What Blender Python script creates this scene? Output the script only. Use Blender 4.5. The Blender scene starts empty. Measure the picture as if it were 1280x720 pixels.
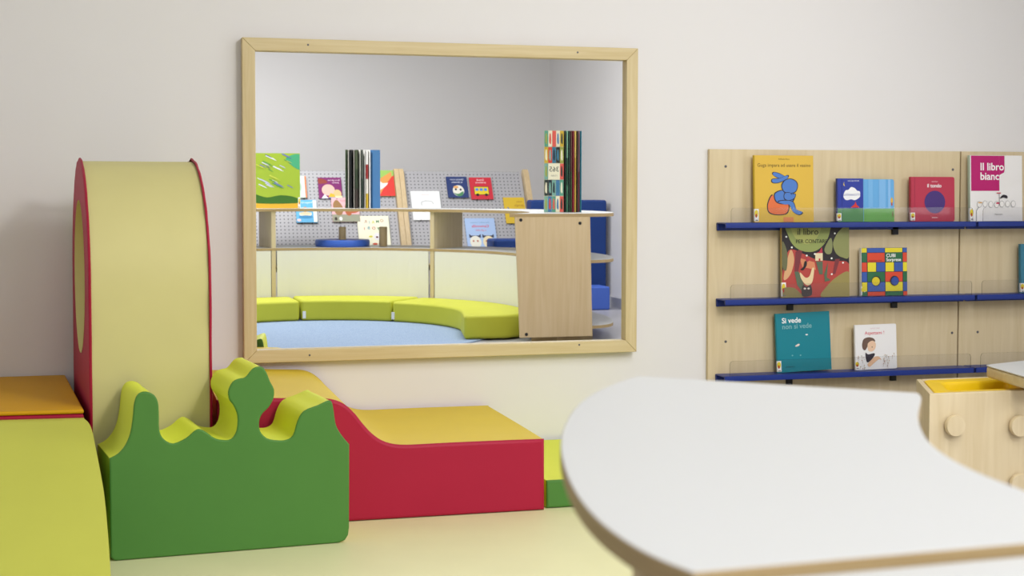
import bpy, bmesh, math, random
from mathutils import Vector, Matrix
random.seed(7)
S = bpy.context.scene
COL = S.collection
# ------------------------------------------------------------------ camera model
F, YAW, PIT, ROL, CY, H, DW = 1800.0, .2646, .0452, .0016, 315.54, 1.035, 5.0
fw = Vector((math.sin(YAW)*math.cos(PIT), math.cos(YAW)*math.cos(PIT), -math.sin(PIT)))
r0 = Vector((math.cos(YAW), -math.sin(YAW), 0)); u0 = r0.cross(fw)
rr = r0*math.cos(ROL) + u0*math.sin(ROL); uu = u0*math.cos(ROL) - r0*math.sin(ROL)
CAM = Vector((0, -DW, H))
def ray(px, py): return fw + rr*((px-640)/F) - uu*((py-CY)/F)
def bz(px, py, z): d = ray(px, py); return CAM + d*((z-H)/d.z)
def by(px, py, y): d = ray(px, py); return CAM + d*((y+DW)/d.y)
MY = -.02                                       # plane of the mirror glass
def flip(p): return Vector((p[0], 2*MY-p[1], p[2]))
def vy(px, py, y): return flip(by(px, py, y))   # where a thing seen in the mirror really stands
def vz(px, py, z): return flip(bz(px, py, z))

# ------------------------------------------------------------------ materials
def lin(c): c /= 255; return c/12.92 if c <= .04045 else ((c+.055)/1.055)**2.4
def rgb(h):
    if isinstance(h, str): h = tuple(int(h[i:i+2], 16) for i in (0, 2, 4))
    return tuple(lin(float(c)) for c in h) + (1,)
_m = {}
def base(name, col, rough=.5, spec=.4):
    m = bpy.data.materials.new(name); m.use_nodes = True
    b = m.node_tree.nodes['Principled BSDF']
    b.inputs['Base Color'].default_value = rgb(col); b.inputs['Roughness'].default_value = rough
    b.inputs['Specular IOR Level'].default_value = spec
    return m, m.node_tree.nodes, m.node_tree.links, b
def flat(col, rough=.45, spec=.35):
    k = (col, rough)
    if k not in _m: _m[k] = base('ink', col, rough, spec)[0]
    return _m[k]
def fabric(name, col, rough=.55, bump=.12, scale=900):
    m, N, L, b = base(name, col, rough, .3)
    tc = N.new('ShaderNodeTexCoord')
    n1 = N.new('ShaderNodeTexNoise'); n1.inputs['Scale'].default_value = 5; n1.inputs['Detail'].default_value = 3
    n2 = N.new('ShaderNodeTexNoise'); n2.inputs['Scale'].default_value = scale; n2.inputs['Detail'].default_value = 2
    L.new(tc.outputs['Object'], n1.inputs['Vector']); L.new(tc.outputs['Object'], n2.inputs['Vector'])
    hs = N.new('ShaderNodeHueSaturation'); hs.inputs['Color'].default_value = rgb(col)
    mr = N.new('ShaderNodeMapRange'); mr.inputs['To Min'].default_value = .95; mr.inputs['To Max'].default_value = 1.05
    L.new(n1.outputs['Fac'], mr.inputs['Value']); L.new(mr.outputs['Result'], hs.inputs['Value']); L.new(hs.outputs['Color'], b.inputs['Base Color'])
    b1 = N.new('ShaderNodeBump'); b1.inputs['Strength'].default_value = bump; b1.inputs['Distance'].default_value = .002
    b2 = N.new('ShaderNodeBump'); b2.inputs['Strength'].default_value = .25; b2.inputs['Distance'].default_value = .012
    L.new(n2.outputs['Fac'], b1.inputs['Height']); L.new(n1.outputs['Fac'], b2.inputs['Height'])
    L.new(b2.outputs['Normal'], b1.inputs['Normal']); L.new(b1.outputs['Normal'], b.inputs['Normal'])
    return m
def wood(name, light, dark, scale=(30, 30, 1.5), rough=.45, contrast=(.35, .7)):
    m, N, L, b = base(name, light, rough, .3)
    tc = N.new('ShaderNodeTexCoord'); mp = N.new('ShaderNodeMapping'); mp.inputs['Scale'].default_value = scale
    n1 = N.new('ShaderNodeTexNoise'); n1.inputs['Scale'].default_value = 2.2; n1.inputs['Detail'].default_value = 6; n1.inputs['Distortion'].default_value = .6
    n2 = N.new('ShaderNodeTexNoise'); n2.inputs['Scale'].default_value = 3; n2.inputs['Detail'].default_value = 3
    L.new(tc.outputs['Object'], mp.inputs['Vector']); L.new(mp.outputs['Vector'], n1.inputs['Vector']); L.new(tc.outputs['Object'], n2.inputs['Vector'])
    ad = N.new('ShaderNodeMath'); ad.operation = 'MULTIPLY_ADD'; ad.inputs[1].default_value = .75
    sc = N.new('ShaderNodeMath'); sc.operation = 'MULTIPLY'; sc.inputs[1].default_value = .28
    L.new(n2.outputs['Fac'], sc.inputs[0]); L.new(n1.outputs['Fac'], ad.inputs[0]); L.new(sc.outputs[0], ad.inputs[2])
    cr = N.new('ShaderNodeValToRGB'); cr.color_ramp.elements[0].position = contrast[0]; cr.color_ramp.elements[1].position = contrast[1]
    cr.color_ramp.elements[0].color = rgb(dark); cr.color_ramp.elements[1].color = rgb(light)
    L.new(ad.outputs[0], cr.inputs['Fac']); L.new(cr.outputs['Color'], b.inputs['Base Color'])
    return m
def pegboard_mat():
    m, N, L, b = base('perforated_grey_board', (168, 166, 168), .5)
    uv = N.new('ShaderNodeUVMap'); sp = N.new('ShaderNodeSeparateXYZ'); L.new(uv.outputs['UV'], sp.inputs[0])
    sq = []
    for a in ('X', 'Y'):
        fr = N.new('ShaderNodeMath'); fr.operation = 'FRACT'; L.new(sp.outputs[a], fr.inputs[0])
        su = N.new('ShaderNodeMath'); su.operation = 'SUBTRACT'; su.inputs[1].default_value = .5; L.new(fr.outputs[0], su.inputs[0])
        mu = N.new('ShaderNodeMath'); mu.operation = 'MULTIPLY'; L.new(su.outputs[0], mu.inputs[0]); L.new(su.outputs[0], mu.inputs[1]); sq.append(mu)
    ad = N.new('ShaderNodeMath'); L.new(sq[0].outputs[0], ad.inputs[0]); L.new(sq[1].outputs[0], ad.inputs[1])
    lt = N.new('ShaderNodeMath'); lt.operation = 'LESS_THAN'; lt.inputs[1].default_value = .032; L.new(ad.outputs[0], lt.inputs[0])
    mx = N.new('ShaderNodeMix'); mx.data_type = 'RGBA'; mx.inputs['A'].default_value = rgb((172, 170, 172)); mx.inputs['B'].default_value = rgb((96, 94, 98))
    L.new(lt.outputs[0], mx.inputs['Factor']); L.new(mx.outputs['Result'], b.inputs['Base Color'])
    return m
def wall_mat(name, col):
    m, N, L, b = base(name, col, .85, .15)
    tc = N.new('ShaderNodeTexCoord'); n = N.new('ShaderNodeTexNoise'); n.inputs['Scale'].default_value = 260; n.inputs['Detail'].default_value = 3
    bp = N.new('ShaderNodeBump'); bp.inputs['Strength'].default_value = .05; bp.inputs['Distance'].default_value = .002
    L.new(tc.outputs['Object'], n.inputs['Vector']); L.new(n.outputs['Fac'], bp.inputs['Height']); L.new(bp.outputs['Normal'], b.inputs['Normal'])
    return m
def carpet_mat(name, c1, c2):
    m, N, L, b = base(name, c1, .95, .1)
    tc = N.new('ShaderNodeTexCoord'); n = N.new('ShaderNodeTexNoise'); n.inputs['Scale'].default_value = 160; n.inputs['Detail'].default_value = 4
    cr = N.new('ShaderNodeValToRGB'); cr.color_ramp.elements[0].color = rgb(c1); cr.color_ramp.elements[1].color = rgb(c2)
    cr.color_ramp.elements[0].position = .35; cr.color_ramp.elements[1].position = .65
    L.new(tc.outputs['Object'], n.inputs['Vector']); L.new(n.outputs['Fac'], cr.inputs['Fac']); L.new(cr.outputs['Color'], b.inputs['Base Color'])
    bp = N.new('ShaderNodeBump'); bp.inputs['Strength'].default_value = .5; bp.inputs['Distance'].default_value = .004
    L.new(n.outputs['Fac'], bp.inputs['Height']); L.new(bp.outputs['Normal'], b.inputs['Normal'])
    return m
def clear_mat(name, gloss=.06, tint=(250, 250, 250)):
    m = bpy.data.materials.new(name); m.use_nodes = True; N = m.node_tree.nodes; L = m.node_tree.links; N.clear()
    o = N.new('ShaderNodeOutputMaterial'); mx = N.new('ShaderNodeMixShader'); t = N.new('ShaderNodeBsdfTransparent'); g = N.new('ShaderNodeBsdfGlossy')
    t.inputs['Color'].default_value = rgb(tint); g.inputs['Roughness'].default_value = .05; mx.inputs[0].default_value = gloss
    L.new(t.outputs[0], mx.inputs[1]); L.new(g.outputs[0], mx.inputs[2]); L.new(mx.outputs[0], o.inputs['Surface'])
    return m
M = dict(
    wall=wall_mat('painted_wall', (227, 224, 222)), ceil=wall_mat('painted_ceiling', (240, 240, 238)),
    floor=base('grey_vinyl_floor', (186, 184, 188), .35)[0], skirt=base('grey_skirting', (205, 204, 206), .4)[0],
    frame=wood('light_oak', (217, 200, 158), (199, 178, 130), (14, 14, 14), .45, (.3, .75)),
    frame_h=wood('light_oak_horizontal', (217, 200, 158), (199, 178, 130), (1.5, 34, 34), .45, (.3, .75)),
    frame_v=wood('light_oak_vertical', (217, 200, 158), (199, 178, 130), (34, 34, 1.5), .45, (.3, .75)),
    ply=wood('birch_plywood', (222, 205, 170), (206, 186, 146), (16, 16, 1.2), .5, (.3, .75)),
    plyedge=wood('plywood_edge', (186, 162, 118), (162, 136, 92), (3, 3, 160), .55, (.35, .7)),
    beech=wood('beech_board', (214, 191, 152), (200, 174, 132), (22, 22, 1.0), .45, (.3, .75)),
    yellow=fabric('pale_yellow_vinyl', (206, 197, 134)), mat=fabric('pale_yellow_mat_vinyl', (221, 217, 168), .5),
    lime=fabric('lime_vinyl', (222, 230, 72)), ramp=fabric('lime_slide_vinyl', (192, 193, 80)), green=fabric('green_vinyl', (76, 127, 54)),
    red=fabric('crimson_vinyl', (166, 18, 54)), orange=fabric('golden_vinyl', (222, 194, 56)), orange2=fabric('amber_vinyl', (208, 154, 2)),
    cushion=fabric('lime_cushion_vinyl', (192, 194, 62)), navy=fabric('dark_blue_vinyl', (30, 62, 128)), blue=fabric('blue_vinyl', (78, 112, 205)),
    cyan=base('blue_plastic', (62, 104, 200), .4)[0],
    white=base('white_laminate', (206, 206, 204), .4, .3)[0], cream=base('cream_panel', (232, 230, 222), .5)[0],
    shelf=base('blue_lacquered_metal', (24, 48, 128), .4)[0], black=base('black_metal', (30, 30, 32), .5)[0], screw=base('steel_screw', (95, 92, 95), .35)[0],
    tray=base('yellow_plastic', (240, 200, 10), .4)[0], page=base('paper_pages', (236, 232, 222), .8)[0], tag=base('white_care_label', (235, 235, 238), .6)[0],
    acryl=clear_mat('clear_acrylic', .02), acryl_edge=clear_mat('clear_acrylic_edge', .15, (150, 146, 150)), peg=pegboard_mat(), rug=carpet_mat('blue_carpet', (130, 150, 178), (162, 178, 198)))
gm, gN, gL, gB = base('silvered_glass', (248, 249, 249), .0); gB.inputs['Metallic'].default_value = 1; gB.inputs['Roughness'].default_value = 0; M['mirror'] = gm

# ------------------------------------------------------------------ mesh building
class MB:
    def __init__(s): s.v = []; s.f = []; s.m = []; s.sm = []; s.mats = []; s.uv = {}
    def mi(s, m):
        if m not in s.mats: s.mats.append(m)
        return s.mats.index(m)
    def add(s, vs, fs, m, smooth=False):
        o = len(s.v); s.v += [Vector(v) for v in vs]; k = s.mi(m)
        for f in fs: s.f.append([o+i for i in f]); s.m.append(k); s.sm.append(smooth)
        return s
    def box(s, a, b, m, T=None):
        x0, y0, z0 = a; x1, y1, z1 = b
        vs = [(x0,y0,z0),(x1,y0,z0),(x1,y1,z0),(x0,y1,z0),(x0,y0,z1),(x1,y0,z1),(x1,y1,z1),(x0,y1,z1)]
        if T: vs = [T(Vector(v)) for v in vs]
        return s.add(vs, [(0,3,2,1),(4,5,6,7),(0,1,5,4),(1,2,6,5),(2,3,7,6),(3,0,4,7)], m)
    def hexa(s, low, top, m):
        return s.add(list(low)+list(top), [(0,3,2,1),(4,5,6,7),(0,1,5,4),(1,2,6,5),(2,3,7,6),(3,0,4,7)], m)
    def prism(s, pts, z0, z1, m, mside=None, smooth=False):      # outline in plan, counter-clockwise, extruded in z
        n = len(pts); vs = [(p[0], p[1], z0) for p in pts] + [(p[0], p[1], z1) for p in pts]
        s.add(vs, [list(range(n))[::-1], list(range(n, 2*n))], m)
        return s.add(vs, [(i, (i+1) % n, n+(i+1) % n, n+i) for i in range(n)], mside or m, smooth)
    def sheet(s, rows, m, smooth=True):
        n = len(rows[0]); vs = [p for r in rows for p in r]
        return s.add(vs, [(j*n+i, j*n+i+1, (j+1)*n+i+1, (j+1)*n+i) for j in range(len(rows)-1) for i in range(n-1)], m, smooth)
    def lathe(s, prof, c, ax, m, seg=32, smooth=True):           # profile (radius, height) about axis ax through c, closed at the ends
        ax = Vector(ax).normalized(); a = ax.orthogonal().normalized(); b = ax.cross(a); c = Vector(c); vs = []
        for (r, h) in prof:
            for k in range(seg):
                t = 2*math.pi*k/seg; vs.append(c+ax*h+(a*math.cos(t)+b*math.sin(t))*r)
        n = len(prof)
        s.add(vs, [(j*seg+k, j*seg+(k+1) % seg, (j+1)*seg+(k+1) % seg, (j+1)*seg+k) for j in range(n-1) for k in range(seg)], m, smooth)
        s.add(vs[:seg], [list(range(seg))[::-1]], m); s.add(vs[-seg:], [list(range(seg))], m)
        return s
BASE = {}
def obj(name, mb, parent=None, bevel=0, seg=2, loc=None):
    me = bpy.data.meshes.new(name)
    b = BASE[parent.name] if parent else Vector(loc) if loc else Vector((0, 0, 0))
    me.from_pydata([v-b for v in mb.v], [], mb.f); me.update()
    for m in mb.mats: me.materials.append(m)
    me.polygons.foreach_set('material_index', mb.m); me.polygons.foreach_set('use_smooth', mb.sm)
    if mb.uv:
        l = me.uv_layers.new(name='UVMap')
        for p in me.polygons:
            for li in p.loop_indices:
                l.data[li].uv = mb.uv.get(me.loops[li].vertex_index, (0, 0))
    o = bpy.data.objects.new(name, me); COL.objects.link(o)
    if parent: o.parent = parent
    else: o.location = b
    BASE[o.name] = b
    bm = bmesh.new(); bm.from_mesh(me); bmesh.ops.remove_doubles(bm, verts=bm.verts, dist=1e-6)
    if not mb.uv: bmesh.ops.recalc_face_normals(bm, faces=bm.faces)
    bm.to_mesh(me); bm.free()
    if not bevel and any(mb.sm): sharp(o)
    if bevel:
        w = o.modifiers.new('soft_edge', 'BEVEL'); w.width = bevel; w.segments = seg; w.limit_method = 'ANGLE'; w.angle_limit = .6; w.harden_normals = False
        for p in me.polygons: p.use_smooth = True
        wn = o.modifiers.new('normals', 'WEIGHTED_NORMAL'); wn.keep_sharp = True
    return o
def thing(name, label, cat, loc, group=None):
    o = bpy.data.objects.new(name, None); COL.objects.link(o); o.empty_display_size = .1
    o.location = loc; BASE[o.name] = Vector(loc); return tag(o, label, cat, group)
def tag(o, label, cat, group=None, kind=None):
    o['label'] = label; o['category'] = cat
    if group: o['group'] = group
    if kind: o['kind'] = kind
    return o
def struct(name, mb, label=None, cat=None):
    o = obj(name, mb); o['kind'] = 'structure'
    if label: tag(o, label, cat)
    return o

def smooth_line(pts, n=4, closed=False):                          # Catmull-Rom through 2-D/3-D points
    P = [Vector(p) for p in pts]; out = []
    N = len(P); rng = range(N if closed else N-1)
    for i in rng:
        p0 = P[(i-1) % N] if closed or i > 0 else P[0]; p1 = P[i]; p2 = P[(i+1) % N]; p3 = P[(i+2) % N] if closed or i+2 < N else P[-1]
        for k in range(n):
            t = k/n
            out.append(.5*((2*p1)+(p2-p0)*t+(2*p0-5*p1+4*p2-p3)*t*t+(3*p1-p0-3*p2+p3)*t**3))
    if not closed: out.append(P[-1])
    return out
def inset(pts, d):                                                # inward offset of a counter-clockwise outline
    n = len(pts); out = []
    for i in range(n):
        a, b, c = pts[i-1], pts[i], pts[(i+1) % n]
        e1 = (b-a); e2 = (c-b)
        if e1.length < 1e-9: e1 = e2
        if e2.length < 1e-9: e2 = e1
        n1 = Vector((-e1.y, e1.x)).normalized(); n2 = Vector((-e2.y, e2.x)).normalized()
        q = (n1+n2); q = q.normalized() if q.length > 1e-6 else n1
        out.append(b+q*(d/max(.5, q.dot(n1))))
    return out
def foam_prism(parent, pts, O, R, U, N, t, mface, mband, rad=.010, names=('front_panel', 'back_panel', 'band'), hole=None):
    """Foam block: outline pts (counter-clockwise seen against N) in the plane O+R*u+U*v; N points to the viewer; t is the thickness."""
    at = lambda p, d: O+R*p.x+U*p.y-N*d
    n = len(pts); prof = [(0, rad), (rad*.13, rad*.45), (rad*.45, rad*.13), (rad, 0)]
    for side, nm in ((0, names[0]), (1, names[1])):
        mb = MB(); rings = [[at(p, dd if side == 0 else t-dd) for p in inset(pts, ii)] for ii, dd in prof]
        for a, b in zip(rings, rings[1:]):
            mb.add(a+b, [(i, (i+1) % n, n+(i+1) % n, n+i) for i in range(n)], mface, True)
        if hole:
            hc, hr, hs = hole; k0 = len(mb.v)
            bm = bmesh.new(); ov = [bm.verts.new(v) for v in rings[-1]]
            hv = [bm.verts.new(at(Vector((hc[0]+hr*math.cos(2*math.pi*i/hs), hc[1]+hr*math.sin(2*math.pi*i/hs))), 0 if side == 0 else t)) for i in range(hs)]
            es = [bm.edges.new((l[i], l[(i+1) % len(l)])) for l in (ov, hv) for i in range(len(l))]
            bmesh.ops.triangle_fill(bm, edges=es, use_beauty=True)
            bm.verts.index_update(); mb.add([v.co.copy() for v in bm.verts], [[v.index for v in f.verts] for f in bm.faces], mface); bm.free()
        else:
            mb.add(rings[-1], [list(range(n))], mface)
        obj(nm, mb, parent)
    mb = MB(); ins = rad*.05
    p2 = pts
    K = [rad, rad+.012, t*.35, t*.65, t-rad-.012, t-rad]; D = [0, .0015, .001, .001, .0015, 0]
    rows = [[at(p, k) for p in inset(p2, d)] for k, d in zip(K, D)]
    for a, b in zip(rows, rows[1:]):
        mb.add(a+b, [(i, (i+1) % n, n+(i+1) % n, n+i) for i in range(n)], mband, True)
    o = obj(names[2], mb, parent)
    sharp(o)
def sharp(o, ang=50):
    me = o.data; bm = bmesh.new(); bm.from_mesh(me)
    for e in bm.edges:
        if len(e.link_faces) == 2 and e.calc_face_angle(0) > math.radians(ang): e.smooth = False
    bm.to_mesh(me); bm.free()

# ------------------------------------------------------------------ the room
XL, XR, YB, ZC = -3.6, 4.10, -8.75, 2.9
struct('floor', MB().box((XL, YB, -.1), (XR, 0, 0), M['floor']), 'pale grey smooth vinyl floor of the playroom', 'floor')
struct('ceiling', MB().box((XL, YB, ZC), (XR, 0, ZC+.1), M['ceil']), 'white ceiling above the playroom', 'ceiling')
struct('wall_front', MB().box((XL-.1, 0, -.1), (XR+.1, .1, ZC+.1), M['wall']), 'off-white wall that carries the mirror and the book shelves', 'wall')
struct('wall_back', MB().box((XL-.1, YB-.1, -.1), (XR+.1, YB, ZC+.1), M['wall']), 'off-white far wall seen in the mirror behind the grey pegboard', 'wall')
struct('wall_left', MB().box((XL-.1, YB, -.1), (XL, 0, ZC+.1), M['wall']), 'off-white side wall to the left, out of view', 'wall')
struct('wall_right', MB().box((XR, YB, -.1), (XR+.1, 0, ZC+.1), M['wall']), 'off-white side wall seen at the right edge of the mirror', 'wall')
def skirting(name, a, b, lab): struct(name, MB().box(a, b, M['skirt']), lab, 'skirting')
skirting('baseboard_right', (XR-.012, YB, 0), (XR, -.0, .09), 'light grey skirting along the side wall seen in the mirror')
skirting('baseboard_back', (XL, YB, 0), (XR-.012, YB+.012, .09), 'light grey skirting along the far wall')

# ------------------------------------------------------------------ the wall mirror
mx0, mx1, mz0, mz1 = .397, 1.817, .433, 1.540; FD = .045; RW = .044
t = thing('wall_mirror', 'large rectangular mirror in a light oak frame on the off-white wall', 'mirror', ((mx0+mx1)/2, 0, mz0))
def rail(a, b, c, d, m):                                          # outer a-b, inner c-d (x, z)
    vs = []
    for y in (-FD, -.001): vs += [(p[0], y, p[1]) for p in (a, b, d, c)]
    obj('frame_rail', MB().add(vs, [(0,1,2,3),(7,6,5,4),(0,4,5,1),(1,5,6,2),(2,6,7,3),(3,7,4,0)], m), t, .0025, 2)
ix0, ix1, iz0, iz1 = mx0+RW, mx1-RW, mz0+RW, mz1-RW
rail((mx0, mz1), (mx1, mz1), (ix0, iz1), (ix1, iz1), M['frame_h']); rail((mx0, mz0), (mx1, mz0), (ix0, iz0), (ix1, iz0), M['frame_h'])
rail((mx0, mz0), (mx0, mz1), (ix0, iz0), (ix0, iz1), M['frame_v']); rail((mx1, mz0), (mx1, mz1), (ix1, iz0), (ix1, iz1), M['frame_v'])
obj('glass', MB().box((ix0-.01, MY, iz0-.01), (ix1+.01, MY+.006, iz1+.01), M['mirror']), t)
for px, py in ((385, 56), (722, 65.5), (387, 444), (724, 431)):
    p = by(px, py, -FD); obj('screw', MB().lathe([(.0035, 0), (.0035, .001), (.0015, .0012)], (p.x, p.y, p.z), (0, -1, 0), M['screw'], 12), t)

# ------------------------------------------------------------------ soft play corner
MZ = .03
o = obj('floor_mat', MB().box((-1.7, -2.6, 0), (1.85, -.006, MZ), M['mat']), None, .006, 2, (0, -1.3, 0))
tag(o, 'large pale yellow padded floor mat under the foam blocks', 'mat')

# crimson step block with a golden top
yF = bz(680, 638, MZ).y; FRO = Vector((0, yF, 0)); X = Vector((1, 0, 0)); Z = Vector((0, 0, 1)); NV = Vector((0, -1, 0))
prof = [(681, 640), (681, 549), (640, 550.5), (580, 553), (540, 555), (508, 556.5), (490, 555), (476, 550), (464, 541), (454, 530), (444, 517.5), (434, 508), (424, 502), (412, 499), (398, 498.5), (340, 498)]
P = [by(a, b, yF) for a, b in prof]; P[0].z = MZ+.001
line = smooth_line([(p.x, p.z) for p in P[2:]], 4)
pts = [Vector((.262, MZ+.001)), Vector((P[0].x, P[0].z)), Vector((P[1].x, P[1].z))] + line + [Vector((.262, line[-1].y))]
t = thing('foam_step_block', 'crimson foam block with golden stepped top below the mirror', 'foam block', (.76, yF/2, MZ))
foam_prism(t, pts, FRO, X, Z, NV, -yF-.012, M['red'], M['orange'])

# small lime and green block at its right
q = bz(700, 635, MZ); zt = by(700, 600, q.y).z
t = thing('foam_step_block', 'low green foam block with lime top at the right end of the crimson block', 'foam block', (1.45, q.y/2, MZ))
xa, xb = P[0].x+.012, P[0].x+.43
pts = [Vector(a) for a in ((xa, MZ+.001), (xb, MZ+.001), (xb, zt), (xa, zt))]
foam_prism(t, pts, Vector((0, q.y, 0)), X, Z, NV, -q.y-.012, M['green'], M['lime'], .008)

# green skyline block
A = bz(140, 702, MZ); B = bz(436.5, 678, MZ); R = (B-A).normalized(); NG = Vector((R.y, -R.x, 0))
def onG(px, py):
    d = ray(px, py); k = (A-CAM).dot(NG)/d.dot(NG); p = CAM+d*k-A; return Vector((p.dot(R), p.z+MZ))
top = [(137, 573), (148, 567), (157, 556), (163, 541), (166, 522), (168, 503), (173, 492.5), (182.5, 489.5), (193, 494), (198, 504), (199, 520), (199.5, 538), (205, 549), (217, 554.5), (233, 547.6), (243, 539), (250, 536.5), (259, 541), (268, 547.5), (278, 550), (289, 549), (296, 538), (297, 520), (292, 507), (287, 500), (285.5, 489), (291, 477.5), (299, 473.5), (307, 471.5), (315, 462), (321, 458.8), (328, 458.8), (333.6, 466), (338, 477), (343, 487), (342, 499), (336, 509.5), (328.5, 517), (324.5, 526), (325.5, 539), (334, 548), (346, 550.5), (358, 550), (366.6, 544), (372, 527), (380, 514), (398, 506.5), (412, 500.5), (416.5, 507), (420, 530), (427, 543.5), (437, 555.5)]
up = smooth_line([onG(a, b) for a, b in top][::-1], 3)
w = onG(436.5, 600).x; b0 = MZ+.001
pts = [Vector((.012, b0)), Vector((w-.03, b0)), Vector((w-.012, b0+.006)), Vector((w-.003, b0+.02)), Vector((w, b0+.04))] + up + [Vector((up[-1].x, b0+.012)), Vector((.004, b0+.003))]
t = thing('foam_skyline_block', 'green foam block with lime wavy tree-shaped top standing on the mat', 'foam block', (A+B)/2+Vector((0, .1, 0)))
sh = Matrix.Rotation(math.radians(4.5), 3, 'Z')
foam_prism(t, pts, Vector((A.x, A.y, 0)), R, Z, sh @ NG, .235, M['green'], M['lime'], .0045)

# upright arch with red sides
a0 = math.radians(5.0); Dp = Vector((-math.sin(a0), math.cos(a0), 0)); Wd = Vector((math.cos(a0), math.sin(a0), 0))
AO = Vector((-.094, -.775, 0)); AW = .345; AD = .755
t = thing('foam_arch', 'tall pale yellow rounded foam arch with crimson sides against the wall', 'foam arch', AO+Dp*.38+Wd*.17+Vector((0, 0, MZ)))
def arch_outline(e, n=28):
    r = AD/2; zc = 1.117-r; rad = r+e
    p = [Vector((-e+.0, MZ+.001)), Vector((AD+e, MZ+.001))]
    p += [Vector((AD+e, MZ+(zc-MZ)*k/10)) for k in range(1, 10)]
    p += [Vector((r+rad*math.cos(math.pi*k/n), zc+rad*math.sin(math.pi*k/n))) for k in range(n+1)]
    return p + [Vector((-e, MZ+(zc-MZ)*k/10)) for k in range(9, 0, -1)]
def pucker(pts, amp):
    return [p if p.y < .3 else p+Vector((random.uniform(-amp, amp), random.uniform(-amp, amp))) for p in pts]
HC = (AD/2, .76); HR = .235
def arch_at(u, v, wv): return AO+Dp*u+Wd*wv+Vector((0, 0, v))
# band between the two sides
mb = MB(); ol = arch_outline(-.004)
ring = [[arch_at(p.x, p.y, wv) for p in ol+ol[:1]] for wv in (.006, .016, .10, .24, AW-.016, AW-.006)]
mb.sheet(ring, M['yellow']); sharp(obj('band', mb, t))
for wv, sgn in ((0, -1), (AW, 1)):
    ot = arch_outline(.005, 40); ot = smooth_line(pucker(ot, .0034)[2:], 2); ot = [Vector((-.005, MZ+.001)), Vector((AD+.005, MZ+.001))]+ot
    n = len(ot); mb = MB()
    rows = [[arch_at(p.x, p.y, wv-sgn*dd) for p in inset(ot, ii)] for ii, dd in ((.004, .0085), (0, .006), (.001, .0025), (.004, .0006), (.008, 0))]
    for a, b in zip(rows, rows[1:]): mb.add(a+b, [(i, (i+1) % n, n+(i+1) % n, n+i) for i in range(n)], M['red'], True)
    bm = bmesh.new(); ov = [bm.verts.new(v) for v in rows[-1]]
    hv = [bm.verts.new(arch_at(HC[0]+HR*math.cos(2*math.pi*i/48), HC[1]+HR*math.sin(2*math.pi*i/48), wv)) for i in range(48)]
    es = [bm.edges.new((l[i], l[(i+1) % len(l)])) for l in (ov, hv) for i in range(len(l))]
    bmesh.ops.triangle_fill(bm, edges=es, use_beauty=True); bm.verts.index_update()
    mb.add([v.co.copy() for v in bm.verts], [[v.index for v in f.verts] for f in bm.faces], M['red']); bm.free()
    obj('side_panel', mb, t)
mb = MB(); mb.sheet([[arch_at(HC[0]+(HR-.001)*math.cos(2*math.pi*i/48), HC[1]+(HR-.001)*math.sin(2*math.pi*i/48), wv) for i in range(49)] for wv in (-.001, .1, .25, AW+.001)], M['yellow'])
obj('hole_lining', mb, t)

# amber platform block in the corner and the lime slide in front of it
zt = .41; FR_, BR_ = bz(105, 512, zt), bz(82, 467, zt); BR_.y = -.012
t = thing('foam_platform_block', 'amber-topped foam block behind the lime slide by the wall', 'foam block', (-.5, -.4, MZ))
quad = [(-1.0, FR_.y+.06), (FR_.x, FR_.y), (BR_.x, BR_.y), (-1.0, -.012)]
mb = MB().prism(quad, zt-.012, zt, M['orange2']); obj('top_cover', mb, t, .005, 3)
mb = MB().prism(quad, MZ+.001, zt-.0125, M['red']); obj('base', mb, t, .008, 3)
edge = [(-.825, .388, -.108), (-.842, .386, -.102), (-.86, .380, -.094), (-.90, .366, -.085), (-.97, .338, -.076), (-1.08, .288, -.062), (-1.19, .239, -.050), (-1.35, .167, -.040), (-1.5, .100, -.033), (-1.63, .045, -.026)]
edge = smooth_line(edge, 3)
edge = [Vector((FR_.y-.006 if i == 0 else e.x-.006, e.y, e.z)) for i, e in enumerate(edge)]
t = thing('foam_slide', 'lime foam slide sloping down from the amber-topped block', 'foam slide', (-.5, -1.2, MZ))
mb = MB(); mb.sheet([[(e.z, e.x, e.y) for e in edge], [(-.35, e.x+.02, e.y) for e in edge], [(-.7, e.x+.035, e.y) for e in edge], [(-1.0, e.x+.045, e.y) for e in edge]], M['ramp'])
obj('slope', mb, t)
mb = MB(); n = len(edge)
for sx in (0, 1):
    up = [(e.z if sx == 0 else -1.0, e.x+(.045 if sx else 0), e.y) for e in edge]; dn = [(u[0]-(.012 if sx == 0 else 0), u[1], MZ+.001) for u in up]
    mb.sheet([up, dn], M['green'], False)
mb.add([(edge[0].z, edge[0].x, edge[0].y), (-1.0, edge[0].x+.045, edge[0].y), (-1.0, edge[0].x+.045, MZ+.001), (edge[0].z-.012, edge[0].x, MZ+.001)], [(0, 1, 2, 3)], M['green'])
mb.add([(edge[-1].z, edge[-1].x, edge[-1].y), (-1.0, edge[-1].x+.045, edge[-1].y), (-1.0, edge[-1].x+.045, MZ+.001), (edge[-1].z-.012, edge[-1].x, MZ+.001)], [(0, 1, 2, 3)], M['green'])
obj('side_panel', mb, t)

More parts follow.
